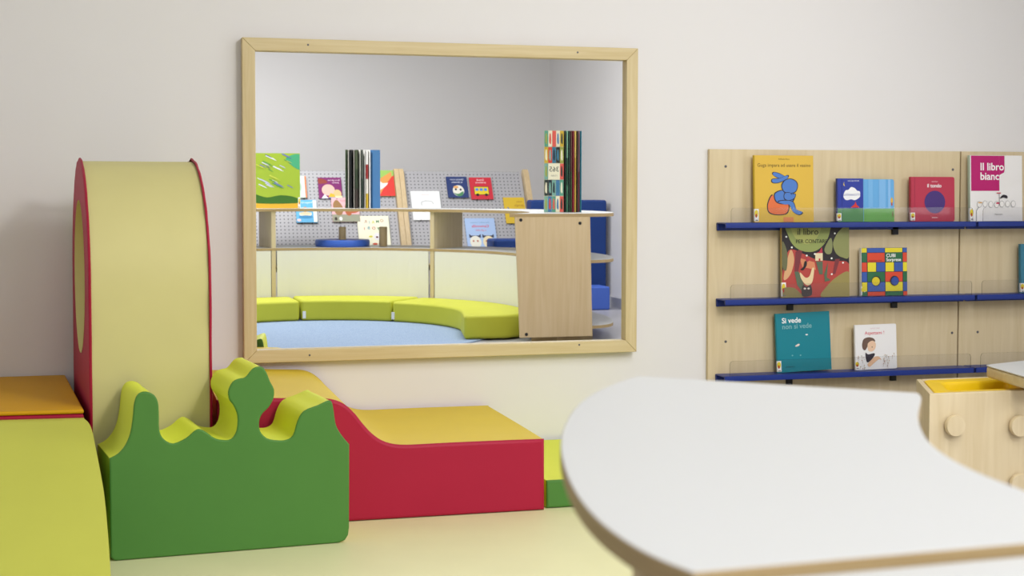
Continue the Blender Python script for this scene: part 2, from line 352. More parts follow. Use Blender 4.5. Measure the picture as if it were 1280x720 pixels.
# ------------------------------------------------------------------ books
def text_mesh(body, size, off=0.0, align='LEFT'):
    c = bpy.data.curves.new('t', 'FONT'); c.body = body; c.size = size; c.align_x = align; c.offset = off; c.resolution_u = 3
    o = bpy.data.objects.new('t', c); COL.objects.link(o)
    dg = bpy.context.evaluated_depsgraph_get(); me = bpy.data.meshes.new_from_object(o.evaluated_get(dg))
    vs = [v.co.copy() for v in me.vertices]; fs = [list(p.vertices) for p in me.polygons]
    bpy.data.objects.remove(o); bpy.data.curves.remove(c); bpy.data.meshes.remove(me)
    return vs, fs
def art_on(mb, art, O, R, U, N, w, h):
    """Printed shapes: u, v run 0..1 over the cover."""
    for k, a in enumerate(art):
        d = .0004+.00012*k
        at = lambda u, v: O+R*(u*w)+U*(v*h)+N*d
        kind = a[0]; m = flat(a[-1])
        if kind == 'rect': _, u0_, v0_, u1_, v1_, _c = a; mb.add([at(u0_, v0_), at(u1_, v0_), at(u1_, v1_), at(u0_, v1_)], [(0, 1, 2, 3)], m)
        elif kind == 'ell':
            _, cu, cv, ru, rv, _c = a; mb.add([at(cu+ru*math.cos(i*math.pi/14), cv+rv*math.sin(i*math.pi/14)) for i in range(28)], [list(range(28))], m)
        elif kind == 'poly': mb.add([at(u, v) for u, v in a[1]], [list(range(len(a[1])))], m)
        elif kind == 'curve':
            p = smooth_line([Vector((u, v)) for u, v in a[1]], 5, True); mb.add([at(min(1, max(0, q.x)), min(1, max(0, q.y))) for q in p], [list(range(len(p)))], m)
        elif kind == 'line':
            _, p, wd, _c = a
            for (x0, y0), (x1, y1) in zip(p, p[1:]):
                e = Vector(((x1-x0)*w, (y1-y0)*h)); q = Vector((-e.y, e.x)).normalized()*wd*w/2 if e.length > 0 else Vector((0, 0))
                qu, qv = q.x/w, q.y/h
                mb.add([at(x0-qu, y0-qv), at(x1-qu, y1-qv), at(x1+qu, y1+qv), at(x0+qu, y0+qv)], [(0, 1, 2, 3)], m)
        elif kind == 'text':
            _, body, u, v, size, bold, al, _c = a
            vs, fs = text_mesh(body, size*h, bold*size*h, al); mb.add([O+R*(u*w+q.x)+U*(v*h+q.y)+N*d for q in vs], fs, m)
def book(label, O, R, U, w, h, th, cover, art, group, spine=None, label_tag=True, name='picture_book', rnd=0, tag_v=(.0, .2), parent_hint=None, sp_art=None):
    """O: lower left corner of the front cover seen by its reader. th: thickness."""
    N = R.cross(U).normalized(); t = thing(name, label, 'book', O-N*th*.5, group)
    def T(v): return O+R*v.x+U*v.y+N*v.z
    mb = MB()
    def board(n0, n1, m):
        r = rnd; p = [Vector((0, 0)), Vector((w, 0)), Vector((w, h)), Vector((0, h))]
        if r:
            p = [Vector((0, 0))]+[Vector((w-r+r*math.cos(a), r+r*math.sin(a))) for a in (-1.57, -1.05, -.52, 0)]+[Vector((w-r+r*math.cos(a), h-r+r*math.sin(a))) for a in (0, .52, 1.05, 1.57)]+[Vector((0, h))]
        n = len(p); vs = [T(Vector((q.x, q.y, n0))) for q in p]+[T(Vector((q.x, q.y, n1))) for q in p]
        mb.add(vs, [list(range(n))[::-1], list(range(n, 2*n))]+[(i, (i+1) % n, n+(i+1) % n, n+i) for i in range(n)], m)
    c = flat(cover)
    board(-.002, 0, c); board(-th, -th+.002, c)
    mb.box((-.0015, 0, -th), (.001, h, 0), flat(spine or cover), T)
    art_on(mb, art, O, R, U, N, w, h)
    obj('cover', mb, t)
    obj('pages', MB().box((.0012, .002, -th+.0022), (w-.003-rnd*.3, h-.002-rnd*.3, -.0022), M['page'], T), t)
    if label_tag:
        mb = MB(); v0, v1 = tag_v; lw = .015
        mb.box((-.0022, v0*h+.004, -th*.6), (lw, v1*h, .0014), flat('f4f2ee'), T)
        OO = O+U*(v0*h+.004)+N*.0014
        art_on(mb, [('ell', .35, .62, .5, .30, 'e8cf28'), ('ell', .3, .45, .22, .16, 'b02028'), ('rect', .1, .04, .8, .12, '707070')], OO, R, U, N, lw, (v1-v0)*h-.004)
        obj('shelf_label', mb, t)
    return t

# ------------------------------------------------------------------ wall shelves for books
PX0, PX1, PZ1, PZ0, PT = 2.109, 3.163, 1.178, .001, .018
SZ = (.905, .6215, .3385); SD = .10                                # shelf top heights, depth to the front edge
def panel(x0, x1, lab, screws):
    t = thing('display_panel', lab, 'display board', ((x0+x1)/2, -PT, PZ0), 'plywood display boards on the wall')
    mb = MB().box((x0, -PT, PZ0), (x1, -.0005, PZ1), M['ply']); o = obj('board', mb, t, .0015, 1)
    for s in screws:
        obj('screw', MB().lathe([(.005, 0), (.005, .0012), (.003, .0018)], (s[0], -PT, s[1]), (0, -1, 0), M['screw'], 14), t)
pt = lambda px, py: (by(px, py, -PT).x, by(px, py, -PT).z)
panel(PX0, PX1, 'birch plywood display board on the wall right of the mirror', [pt(907, 208), pt(907, 427), pt(1191, 212), pt(1190, 416)])
panel(PX1+.006, 4.06, 'second birch plywood display board at the right edge of the view', [pt(1222, 415), (3.22, pt(1191, 212)[1])])
where = ('upper', 'middle', 'lowest')
for k, z in enumerate(SZ):
    for j, (x0, x1) in enumerate(((PX0+.03, PX1+.018), (PX1+.028, 4.05))):
        t = thing('wall_shelf', '%s blue ledge with a clear acrylic lip on the %s plywood board' % (where[k], ('left', 'right-hand')[j]), 'shelf', ((x0+x1)/2, -PT, z), 'blue book ledges')
        mb = MB(); mb.box((x0, -SD, z-.004), (x1, -PT-.0005, z), M['shelf'])
        mb.box((x0, -SD-.008, z-.019), (x1, -SD, z+.001), M['shelf']); mb.box((x0, -.03, z-.03), (x1, -PT-.0005, z-.004), M['shelf'])
        obj('ledge', mb, t, .0015, 1)
        a0, a1, zh = x0+.022, x1-.012, .056
        prof = [(a0, z+.0015), (a1, z+.0015), (a1, z+zh-.012), (a1-.004, z+zh-.003), (a1-.012, z+zh), (a0+.012, z+zh), (a0+.004, z+zh-.003), (a0, z+zh-.012)]
        n = len(prof); yf, ybk = -SD-.004, -SD-.001
        mb = MB(); mb.add([(p[0], yf, p[1]) for p in prof], [list(range(n))], M['acryl'])
        mb.add([(p[0], yf, p[1]) for p in prof]+[(p[0], ybk, p[1]) for p in prof], [(i, (i+1) % n, n+(i+1) % n, n+i) for i in range(n)], M['acryl_edge'])
        mb.add([(p[0], ybk, p[1]) for p in prof], [list(range(n))[::-1]], M['acryl'])
        obj('acrylic_lip', mb, t)
        for bx_ in ((x0+.30, x0+.74) if j == 0 else (x0+.3,)):
            mb = MB().box((bx_-.012, -.085, z-.012), (bx_+.012, -PT-.001, z-.0045), M['black']); mb.box((bx_-.012, -PT-.012, z-.05), (bx_+.012, -PT-.001, z-.012), M['black'])
            obj('bracket', mb, t)
def shelf_book(label, k, px0, px1, pyt, th, cover, art, lean=.05, yb=-.062, group=None, tilt=0, **kw):
    z = SZ[k]+.001
    a = by(px0, 300, yb); b = by(px1, 300, yb); w = b.x-a.x
    U0 = Vector((0, math.sin(lean), math.cos(lean))); R0 = Vector((1, 0, 0))
    Rr = Matrix.Rotation(tilt, 3, 'Y'); Rv = Rr @ R0; Uv = Rr @ U0
    O = Vector((a.x, yb, z))
    lo, hi = .05, .5
    for _ in range(40):
        hh = (lo+hi)/2; p = O+Uv*hh; d = p-CAM; wq = d.dot(fw); py = CY-F*d.dot(uu)/wq
        if py > pyt: lo = hh
        else: hi = hh
    return book(label, O, Rv, Uv, w, hh, th, cover, art, group or 'picture books on the blue ledges', **kw)
K = '2a2430'
blue = '4a7ac4'
def bunny_art():
    L = [('text', 'Raffaella Rossi', .5, .935, .032, 0, 'CENTER', '6a5420'), ('text', 'Guga impara ad usare il vasino', .5, .83, .071, .0, 'CENTER', '5a4418')]
    def oc(p, c, g=1.0):                                            # outlined curve
        cx = sum(a for a, b in p)/len(p); cy = sum(b for a, b in p)/len(p)
        big = [(cx+(a-cx)*1.06+(.006 if a > cx else -.006), cy+(b-cy)*1.05+(.006 if b > cy else -.006)) for a, b in p]
        L.append(('curve', big, K)); L.append(('curve', p, c))
    oc([(.26, .36), (.22, .25), (.24, .16), (.34, .12), (.5, .125), (.56, .18), (.56, .27), (.46, .29), (.36, .30), (.31, .40)], 'e0703c')
    oc([(.31, .71), (.33, .745), (.42, .725), (.52, .68), (.50, .655), (.40, .665)], blue)
    oc([(.29, .615), (.31, .645), (.42, .655), (.55, .70), (.55, .655), (.42, .60), (.33, .59)], blue)
    oc([(.34, .42), (.36, .32), (.46, .28), (.60, .30), (.66, .36), (.64, .44), (.54, .46), (.44, .47)], blue)
    oc([(.46, .54), (.50, .46), (.58, .435), (.68, .46), (.72, .54), (.69, .61), (.60, .645), (.51, .62)], blue)
    oc([(.40, .30), (.50, .265), (.58, .26), (.64, .16), (.74, .115), (.80, .15), (.74, .175), (.69, .20), (.65, .29), (.58, .32), (.46, .32)], blue)
    oc([(.51, .43), (.50, .36), (.57, .33), (.66, .36), (.68, .42), (.62, .41), (.59, .44)], blue)
    L += [('rect', .48, .005, .65, .075, 'e08a4e')]
    return L
shelf_book('yellow picture book with a blue long-eared figure on an orange pot', 0, 943.5, 1017, 194, .012, 'dcb440', bunny_art(), .045, spine='c8a818')
cloud = [(.22, .60), (.30, .72), (.42, .74), (.52, .80), (.66, .78), (.76, .72), (.86, .70), (.88, .60), (.80, .54), (.66, .50), (.52, .52), (.38, .50), (.28, .52)]
t = shelf_book('navy night-sky board book with a white cloud, standing open beside its sky page', 0, 1047, 1079, 223, .012, '26389a', [('rect', 0, 0, 1, .31, '4e8a50'), ('curve', cloud, 'f2f2f2'), ('text', 'BUONANOTTE', .55, .60, .07, 0, 'CENTER', '3a4a9a'), ('text', 'NICOLA ROSSI', .62, .93, .045, 0, 'CENTER', 'e0e4f0'),
    ('curve', [(.26, .92), (.22, .86), (.28, .82), (.25, .87)], 'e8d040'), ('poly', [(.5, .33), (.86, .33), (.76, .38), (.68, .42), (.6, .38)], 'd03428'), ('poly', [(.64, .38), (.74, .38), (.69, .47)], 'd03428'), ('rect', .16, 0, .17, 1, '1c2a78')], .04, spine='203080')
a = shelf_book('sky-blue open page with green grass beside the navy night-sky book', 0, 1079.5, 1117.5, 224, .008, '66aade', [('rect', 0, 0, 1, .31, '66a84e'), ('rect', .15, .31, .3, 1, '74b2e2'), ('rect', .5, .31, .72, 1, '7cb6e6'), ('rect', .8, .31, .88, 1, '88bcea'),
    ('poly', [(.88, .45), (.96, .45), (.96, .53), (.92, .58), (.88, .53)], 'e0b040'), ('rect', .9, .38, .94, .45, 'c05030'), ('rect', .93, .12, .96, .24, '805040')], .04, label_tag=False, rnd=.008, name='picture_book')
shelf_book('square red board book with a large violet disc', 0, 1139, 1193, 221, .014, 'b8304a', [('rect', .075, 0, .082, 1, '8e2038'), ('text', 'Iela Mari', .54, .88, .045, 0, 'CENTER', 'e8c0c8'), ('text', 'il tondo', .53, .765, .115, .018, 'CENTER', 'f4f0f0'), ('ell', .54, .435, .24, .255, '442a74'), ('text', 'Babalibri', .54, .075, .045, 0, 'CENTER', 'f0e0e0')], .04, rnd=.008)
dots = []
for i, (u, v) in enumerate(((.17, .255), (.28, .262), (.39, .255), (.5, .252), (.6, .26), (.71, .262), (.82, .262))):
    dots += [('ell', u, v, .045, .05, '8a8a8a'), ('ell', u, v, .039, .045, 'efece8')]
shelf_book('large white book with a magenta block and white title', 0, 1212.5, 1277.5, 194, .014, 'eeebe8', [('rect', .02, .46, .56, .995, 'b8106a'), ('rect', .56, .78, .66, .995, 'b8106a'), ('poly', [(.56, .70), (.6, .72), (.65, .74), (.66, .78), (.56, .79)], 'b8106a'),
    ('text', 'Il libro', .19, .775, .158, .02, 'LEFT', 'f6f4f2'), ('text', 'bianco', .19, .63, .158, .02, 'LEFT', 'f6f4f2'), ('poly', [(.575, .55), (.66, .55), (.9, .78), (.67, .78), (.67, .74), (.6, .72)], 'eeebe8'), ('rect', .665, .6, .99, .995, 'eeebe8')] + dots +
    [('curve', [(.56, .34), (.62, .40), (.7, .385), (.7, .345), (.63, .36)], '28222a'), ('line', [(.55, .24), (.55, .43)], .008, '606060'), ('rect', .5, .42, .58, .435, 'c02040'), ('rect', .49, .262, .55, .285, 'c02050'), ('rect', .15, .275, .22, .29, 'd8a040'), ('line', [(.11, .0), (.11, .16), (.16, .22)], .01, '888888'), ('text', 'Minibombo', .46, .095, .03, 0, 'LEFT', '505050')], .04, spine='b9c8b8')
trees = [('rect', 0, 0, 1, 1, '251e22'), ('curve', [(.0, .30), (.1, .62), (.3, .58), (.5, .5), (.75, .47), (1, .43), (1, .0), (0, .0)], 'b4443c'), ('curve', [(.02, .25), (.12, .62), (.18, .5), (.12, .3)], 'd8a878'), ('poly', [(.26, .52), (.48, .46), (.5, .36), (.3, .4)], 'd88a60'),
    ('poly', [(.18, .34), (.2, .6), (.31, .66), (.24, .34)], '7a3438'), ('poly', [(.75, .30), (.79, .5), (.86, .5), (.79, .3)], '7a3438'), ('curve', [(.09, 1), (.1, .8), (.2, .66), (.36, .60), (.52, .62), (.66, .74), (.72, .9), (.7, 1)], '8f9a56'), ('curve', [(.16, .95), (.2, .78), (.36, .70), (.5, .76), (.56, .95)], 'a6aa5e'),
    ('curve', [(.76, .72), (.8, .58), (.9, .52), (1, .54), (1, .92), (.86, .88)], '8c8f58'), ('curve', [(.63, .64), (.66, .57), (.73, .58), (.75, .7), (.72, .78)], '858a5a'), ('curve', [(0, .42), (.06, .36), (.08, .56), (.04, .7), (0, .72)], '6a6a48'), ('curve', [(.58, 0), (.66, .14), (.82, .27), (1, .32), (1, 0)], '9a8c50'), ('curve', [(0, 0), (0, .12), (.16, .13), (.26, .06), (.3, 0)], '8c7e4c'),
    ('poly', [(.18, .34), (.24, .34), (.36, .08), (.3, .07), (.22, .16)], '5a6a52'), ('poly', [(.5, .47), (.6, .47), (.6, .3), (.55, .3)], '5a6a52'), ('poly', [(.62, .3), (.68, .46), (.66, .26), (.72, .22), (.63, .2)], '566a50'), ('rect', .49, .48, .60, .58, 'e4d4ac'), ('poly', [(.5, .58), (.6, .58), (.59, .66), (.55, .6)], 'b83448'), ('rect', .54, .48, .565, .51, 'c03038'),
    ('curve', [(.27, .37), (.31, .36), (.36, .42), (.36, .48), (.33, .47), (.31, .40)], '201a1e'), ('curve', [(.35, .48), (.37, .52), (.4, .5), (.38, .47)], 'b03848'), ('curve', [(.26, .33), (.28, .24), (.36, .16), (.44, .2), (.47, .37), (.44, .38), (.4, .28), (.34, .26)], 'e8cfa0'), ('curve', [(.29, .02), (.3, .16), (.36, .14), (.42, .16), (.43, .03)], '3c3230'), ('ell', .33, .115, .018, .012, 'e8e0d0'), ('ell', .385, .115, .018, .012, 'e8e0d0'),
    ('text', 'il libro', .22, .825, .12, 0, 'LEFT', '22201c'), ('text', 'PER CONTARE', .2, .715, .07, 0, 'LEFT', '2c2a20')] + [('ell', u, v, .014, .012, 'f0eee6') for u, v in ((.05, .97), (.06, .8), (.14, .66), (.36, .55), (.48, .57), (.73, .51), (.9, .45), (.78, .84), (.73, .3))]
shelf_book('dark forest picture book with round green treetops over red hills', 1, 978.5, 1062.5, 277, .012, '3a2c28', trees, .04, spine='b89a58')
G5 = [('rect', 0, 0, 1, 1, '2c3450')]
def sq(u0_, v0_, u1_, v1_, c): G5.append(('rect', u0_+.006, v0_+.005, u1_-.006, v1_-.005, c))
ry, rb, rg, ro = 'e4d42c', '3658a8', '2a6a42', 'd8482c'
cu = (0, .12, .51, .90, 1.0)
rows = [(.9, 1, (ry, rb, ry, rb)), (.7, .9, (rg, ro, rg, ro)), (.50, .70, (ro, None, None, ry)), (.29, .50, (rb, rg, ro, rg)), (.09, .29, (ry, rb, ry, rb)), (0, .09, (rg, ro, rg, ro))]
for v0_, v1_, cs in rows:
    for i, c in enumerate(cs):
        if c: sq(cu[i], v0_, cu[i+1], v1_, c)
for i, c in enumerate((ry, rb, ry, rb)): sq(.12+.195*i, .5, .315+.195*i, .7, c)
G5 += [('text', 'CUBI', .53, .805, .10, .02, 'LEFT', 'f4f4f0'), ('text', 'Sorprese', .53, .72, .095, .02, 'LEFT', 'f4f4f0'), ('text', 'FRANCESCO ZITO', .16, .72, .035, 0, 'LEFT', '602018'), ('ell', .31, .31, .098, .105, K), ('ell', .30, .305, .085, .09, 'd8c428'), ('ell', .71, .31, .098, .105, K), ('ell', .72, .305, .08, .085, '2c4a98')]
shelf_book('board book patterned with red, blue, yellow and green squares and two round holes', 1, 1078, 1135, 310, .016, 'e8e6e0', G5, .04, rnd=.008)
shelf_book('teal book cut off by the right edge of the photo', 1, 1277.5, 1325, 305, .013, '3a7c94', [('text', 'Blu', .3, .7, .15, .01, 'LEFT', 'e8f0f0')], .04)
shelf_book('teal book with two-line white and grey title, on the lowest ledge', 2, 974, 1041.5, 392.5, .010, '0c7f8e', [('text', 'Si vede', .11, .835, .125, .02, 'LEFT', 'f4f6f4'), ('text', 'non si vede', .11, .735, .12, .012, 'LEFT', '7fb4b8'), ('ell', .56, .62, .025, .012, 'e8ecec'), ('curve', [(.34, .44), (.39, .47), (.42, .465), (.41, .44), (.36, .425)], 'e4d8d0'), ('ell', .28, .28, .014, .012, '6fb0b4'), ('ell', .43, .275, .014, .012, '6fb0b4'), ('text', 'minibombo', .15, .08, .035, 0, 'LEFT', '0a3a44')], .055, tilt=-.03)
aspet = [('text', 'SATOE TONE', .48, .90, .038, 0, 'CENTER', 'd8b0b8'), ('text', 'Aspettami !', .47, .78, .105, .004, 'CENTER', 'd8384c'),
    ('curve', [(.16, .56), (.2, .68), (.32, .72), (.44, .69), (.48, .62), (.40, .62), (.32, .56), (.24, .44), (.18, .46)], '6e564a'), ('curve', [(.30, .58), (.40, .64), (.48, .60), (.49, .50), (.44, .42), (.36, .40), (.30, .44)], 'ecc8a8'), ('curve', [(.24, .38), (.3, .34), (.44, .36), (.46, .32), (.38, .22), (.28, .16), (.24, .26)], '38303a'), ('curve', [(.28, .12), (.33, .06), (.44, .14), (.56, .22), (.62, .2), (.56, .28), (.46, .28), (.38, .22)], 'e6bc98'), ('ell', .40, .50, .012, .012, '40302c')]
for i in range(26):
    u = random.choice((random.uniform(.04, .22), random.uniform(.62, .95))); v = random.uniform(.02, .34)
    aspet += [('ell', u, v, .012, .010, random.choice(('c8a878', 'a8a898', 'c09080'))), ('line', [(u, v), (u+random.uniform(-.02, .02), max(.01, v-.07))], .006, 'a8a090')]
shelf_book('small white book with a dark-haired child drawn on its cover', 2, 1072, 1123.5, 406.5, .010, 'f0eeec', aspet, .05, rnd=.005, tilt=-.012)

# ------------------------------------------------------------------ curved counter in front of the camera
HC_ = .84; TT = .014
outer = [(797, 470), (774, 477), (750, 487), (729, 500), (714, 516), (704, 536), (700.5, 556), (704, 580), (714, 606), (731, 632), (756, 657), (790, 681), (825, 699), (866, 715)]
inner = [(1148, 491), (1152, 497), (1150, 508), (1148, 520), (1151, 534), (1160, 550), (1180, 567), (1210, 584), (1245, 599), (1282, 613)]
po = [bz(a, b, HC_) for a, b in outer]; pi_ = [bz(a, b, HC_) for a, b in inner]
po = [Vector((p.x, p.y)) for p in po]; pi_ = [Vector((p.x, p.y)) for p in pi_]
se = bz(1280, 678.5, HC_); sd = Vector((se.x, se.y))-po[-1]
pi_ += [Vector((.556, -4.255)), po[-1]+sd*(.556-po[-1].x)/sd.x]
oA = smooth_line(po, 3); iA = smooth_line(pi_[:-1], 3)+[pi_[-1]]
outA = oA[::-1]                                                    # seam -> far end along the outside
plan = outA+iA                                                     # far end -> seam along the inside
def ccw(p): return p if sum(p[i].x*p[(i+1) % len(p)].y-p[(i+1) % len(p)].x*p[i].y for i in range(len(p))) > 0 else p[::-1]
planA = ccw(plan)
def slab(name, plan, z0, z1, par, top=None, bev=.0015): obj(name, MB().prism(plan, z0, z1, top or M['white'], M['plyedge']), par, bev, 2)
def strip_panel(name, line, thick, z0, z1, m, par):                # curved upright panel that follows a plan line
    ln = [Vector((p[0], p[1])) for p in line]; off = []
    for i, p in enumerate(ln):
        e = (ln[min(i+1, len(ln)-1)]-ln[max(i-1, 0)]).normalized(); off.append(p+Vector((-e.y, e.x))*thick)
    obj(name, MB().prism(ccw(ln+off[::-1]), z0, z1, m), par)
def board_between(name, a, b, thick, z0, z1, m, par, bev=.0015):
    a, b = Vector((a[0], a[1])), Vector((b[0], b[1])); e = (b-a).normalized(); q = Vector((-e.y, e.x))*thick/2
    obj(name, MB().prism(ccw([a-q, b-q, b+q, a+q]), z0, z1, m), par, bev, 1)
t = thing('curved_bookcase', 'curved white-topped bookcase with plywood edges, close to the camera', 'bookcase', (.45, -4.0, 0))
slab('worktop', planA, HC_-TT, HC_, t); cen = sum(planA, Vector((0, 0)))/len(planA)
small = [cen+(p-cen)*.965 for p in planA]
slab('shelf', small, .44, .456, t); slab('shelf', small, .06, .076, t)
board_between('end_panel', po[0]+(pi_[0]-po[0])*.1, pi_[0]+(po[0]-pi_[0])*.06, .018, .0105, HC_-TT-.001, M['beech'], t)
sm = po[-1]+(pi_[-1]-po[-1]).normalized()*.018; dv = Vector((0, .045))
pd = by(796, 712, -4.215)
board_between('divider', (pd.x, pd.y), (.545, pd.y), .018, .0105, HC_-TT-.001, M['beech'], t)
# neighbour towards the camera
HB = HC_-.0062
gap = Vector((0, -.003)); bp = [po[-1]+gap, pi_[-1]+gap+Vector((.01, 0)), Vector((.565, -4.45)), Vector((.60, -4.62)), Vector((.66, -4.78)), Vector((.385, -4.92)), Vector((.315, -4.72)), Vector((.285, -4.52))]
planB = ccw(bp[:2]+smooth_line(bp[2:5], 4)+smooth_line(bp[5:], 4))
t = thing('curved_bookcase', 'second white-topped bookcase joined by a plywood seam at the bottom edge of the photo', 'bookcase', (.45, -4.6, 0))
slab('worktop', planB, HB-TT, HB, t); cB = sum(planB, Vector((0, 0)))/len(planB); smallB = [cB+(p-cB)*.95 for p in planB]
slab('shelf', smallB, .44, .456, t); slab('shelf', smallB, .06, .076, t)
board_between('end_panel', (.395, -4.885), (.645, -4.765), .018, .0105, HB-TT-.001, M['beech'], t)
board_between('divider', (.31, -4.40), (.545, -4.39), .018, .0105, HB-TT-.001, M['beech'], t)

# ------------------------------------------------------------------ knobbed storage box and the little table at the right
yb = -1.08; c0 = by(1162, 492.5, yb); zb = c0.z; k0 = bz(1145.5, 474, zb)
bd = (k0.y-c0.y); bxx = c0.x
t = thing('storage_box', 'birch plywood box with round wooden knobs on its front, under the plywood board', 'storage box', (bxx+.35, yb+bd/2, 0))
BWd = .42; th = .018; shx = (k0.x-c0.x)
def sk(v): return Vector((bxx+v.x+shx*(v.y/bd if bd else 0), yb+v.y, v.z))
obj('front_panel', MB().box((0, 0, .02), (BWd, th, zb), M['ply'], sk), t, .002, 2)
obj('side_panel', MB().box((0, th, .02), (th, bd, zb), M['ply'], sk), t, .002, 2)
obj('side_panel', MB().box((BWd-th, th, .02), (BWd, bd, zb), M['ply'], sk), t, .002, 2)
obj('back_panel', MB().box((th, bd-th, .02), (BWd-th, bd, zb), M['ply'], sk), t, .002, 2)
obj('floor_panel', MB().box((th, th, .02), (BWd-th, bd-th, .035), M['ply'], sk), t)
for px, py in ((1190, 531), (1270.5, 531.5), (1190, 604), (1270.5, 604)):
    p = by(px, py, yb); r = 13.2*(Vector((p.x, yb, p.z))-CAM).dot(fw)/F
    obj('knob', MB().lathe([(r*.6, 0), (r*.6, .008), (r*.97, .008), (r, .011), (r, .021), (r*.96, .024), (r*.5, .0245), (.001, .0245)], (p.x, yb-.0005, p.z), (0, -1, 0), M['ply'], 40), t)
# yellow tray in the box
tr = thing('plastic_tray', 'yellow plastic tray with rounded recess hanging in the knobbed plywood box', 'tray', (bxx+.3, yb+bd/2, zb-.15))
def rrect(x0, x1, y0, y1, r, n=6):
    out = []
    for cx, cy, a in ((x1-r, y0+r, -math.pi/2), (x1-r, y1-r, 0), (x0+r, y1-r, math.pi/2), (x0+r, y0+r, math.pi)):
        out += [Vector((cx+r*math.cos(a+math.pi/2*k/n), cy+r*math.sin(a+math.pi/2*k/n), 0)) for k in range(n+1)]
    return out
mb = MB(); lv = []
for ins, z, r in ((.0215, zb-.03, .03), (.0215, zb-.004, .03), (.024, zb-.001, .03), (.075, zb-.003, .03), (.083, zb-.012, .035), (.095, zb-.12, .05), (.12, zb-.14, .05)):
    lv.append([sk(p+Vector((0, 0, z))) for p in rrect(ins, BWd-ins, ins*.86, bd-ins*.86, min(r, bd*.3))])
n = len(lv[0])
for a, b in zip(lv, lv[1:]): mb.add(a+b, [(i, (i+1) % n, n+(i+1) % n, n+i) for i in range(n)], M['tray'], True)
mb.add(lv[-1], [list(range(n))], M['tray']); o = obj('bowl', mb, tr); sharp(o, 40)
# small table
zt = .46; tv = [bz(1231, 456, zt), bz(1290, 473, zt), bz(1290, 449.5, zt)]
e = (tv[2]-tv[0]); tp = [Vector((p.x, p.y)) for p in tv]
d1 = (tp[1]-tp[0]).normalized(); d2 = (tp[2]-tp[0]).normalized()
t = thing('play_table', 'white table top with a thick rounded wooden edge at the right edge of the photo', 'table', (tp[0].x+.4, tp[0].y, 0))
c = tp[0]; plan = ccw([c+d1*.05, c+d1*.018+d2*.002, c+d1*.004+d2*.006, c+d2*.03, c+d2*.62, c+d2*.62+d1*.30, c+d1*.32])
obj('table_top', MB().prism(plan, zt-.004, zt, M['white']), t, .001, 1)
obj('edge_band', MB().prism(plan, zt-.040, zt-.0042, M['frame']), t, .008, 3)
for a, b in ((.08, .40), (.24, .40), (.08, .57), (.24, .57)):
    p = c+d1*a+d2*b; obj('leg', MB().lathe([(.018, 0), (.022, .01), (.022, zt-.041)], (p.x, p.y, 0), (0, 0, 1), M['black'], 20), t)

# ------------------------------------------------------------------ reading nook behind the camera, seen in the mirror
NC = Vector((1.35, 5.05)); RI, RO = 1.46, 2.03; YE = 4.105; HN = .862
def np_(r, ph): return Vector((NC.x+r*math.cos(math.radians(ph)), 2*MY-(NC.y+r*math.sin(math.radians(ph)))))
def end_phi(r): return math.degrees(math.asin((YE-NC.y)/r))
PE = 150
def ring(ri, ro, n=44, pe=PE, ye=None, cut=0):
    g = lambda r, y: math.degrees(math.asin((y-NC.y)/r)); ye = ye or YE
    fo = g(ro, ye+.24); fi = g(ri, ye+cut)
    a = [np_(ri, fi+(pe-fi)*k/n) for k in range(n+1)]; b = [np_(ro, fo+(pe-fo)*k/n) for k in range(n+1)]
    xo = NC.x+math.sqrt(ro*ro-(ye-NC.y)**2); p0, p1, p2 = Vector((xo-.20, 2*MY-ye)), Vector((xo+.02, 2*MY-ye)), b[0]
    tip = [p0*(1-k/8)**2+p1*2*(k/8)*(1-k/8)+p2*(k/8)**2 for k in range(8)]
    if cut: tip = [Vector((a[0].x+.14, 2*MY-ye))]+tip
    return ccw(a+b[::-1]+tip[::-1])
t = thing('curved_bookcase', 'curved nook bookcase with white top and cream back panels, seen in the mirror', 'bookcase', (NC.x, -NC.y-1.6, 0))
slab('worktop', ring(RI-.01, RO), HN-.022, HN, t, None, 0)
slab('shelf', ring(RI, RO-.0, ye=YE+.02, cut=.13), .53, .55, t, None, 0); slab('shelf', ring(RI+.01, RO-.0, ye=YE+.02, cut=.13), .09, .11, t, None, 0)
slab('plinth', ring(RI+.05, RO-.14, ye=YE+.05, cut=.13), 0, .089, t, M['beech'], 0)
x0 = np_(RI, end_phi(RI)).x; yE = 2*MY-YE
a = vy(644, 300, YE); b = vy(741, 300, YE)
ep = obj('end_panel', MB().hexa([(a.x+.035, yE, .045), (b.x-.0, yE, .045), (b.x-.0, yE-.0185, .045), (a.x+.035, yE-.0185, .045)], [(a.x-.0, yE, HN-.0225), (b.x-.02, yE, HN-.0225), (b.x-.02, yE-.0185, HN-.0225), (a.x, yE-.0185, HN-.0225)], M['beech']), t)
for px, py in ((651, 275), (725, 279), (658, 418)):
    p = vy(px, py, YE); p.z = min(p.z, HN-.04); p.x = max(p.x, a.x+.03); obj('bolt_cap', MB().lathe([(.011, 0), (.011, .002), (.008, .003)], (p.x, yE, p.z), (0, 1, 0), M['black'], 16), ep)
for ph in (97.5, 46.5, 1, 146):
    p, q = np_(RI+.002, ph), np_(RO-.12, ph); board_between('divider', p, q, .034, .112, HN-.0225, M['ply'] if ph > 40 else M['beech'], t, 0)
for p0, p1 in ((-31, .0), (2, 45.3), (47.7, 96.5), (98.5, 145)):
    strip_panel('back_panel', [np_(RI+.006, p0+(p1-p0)*k/14) for k in range(15)], -.012, .112, .528, M['cream'], t)
rug = [Vector((NC.x+1.18*math.cos(k*math.pi/40), 2*MY-NC.y+1.18*math.sin(k*math.pi/40))) for k in range(80)]
o = obj('round_rug', MB().prism([p for p in rug], .001, .010, M['rug']), None, 0, 2, (NC.x, -NC.y, 0)); tag(o, 'round blue carpet in front of the lime cushions, seen in the mirror', 'rug')
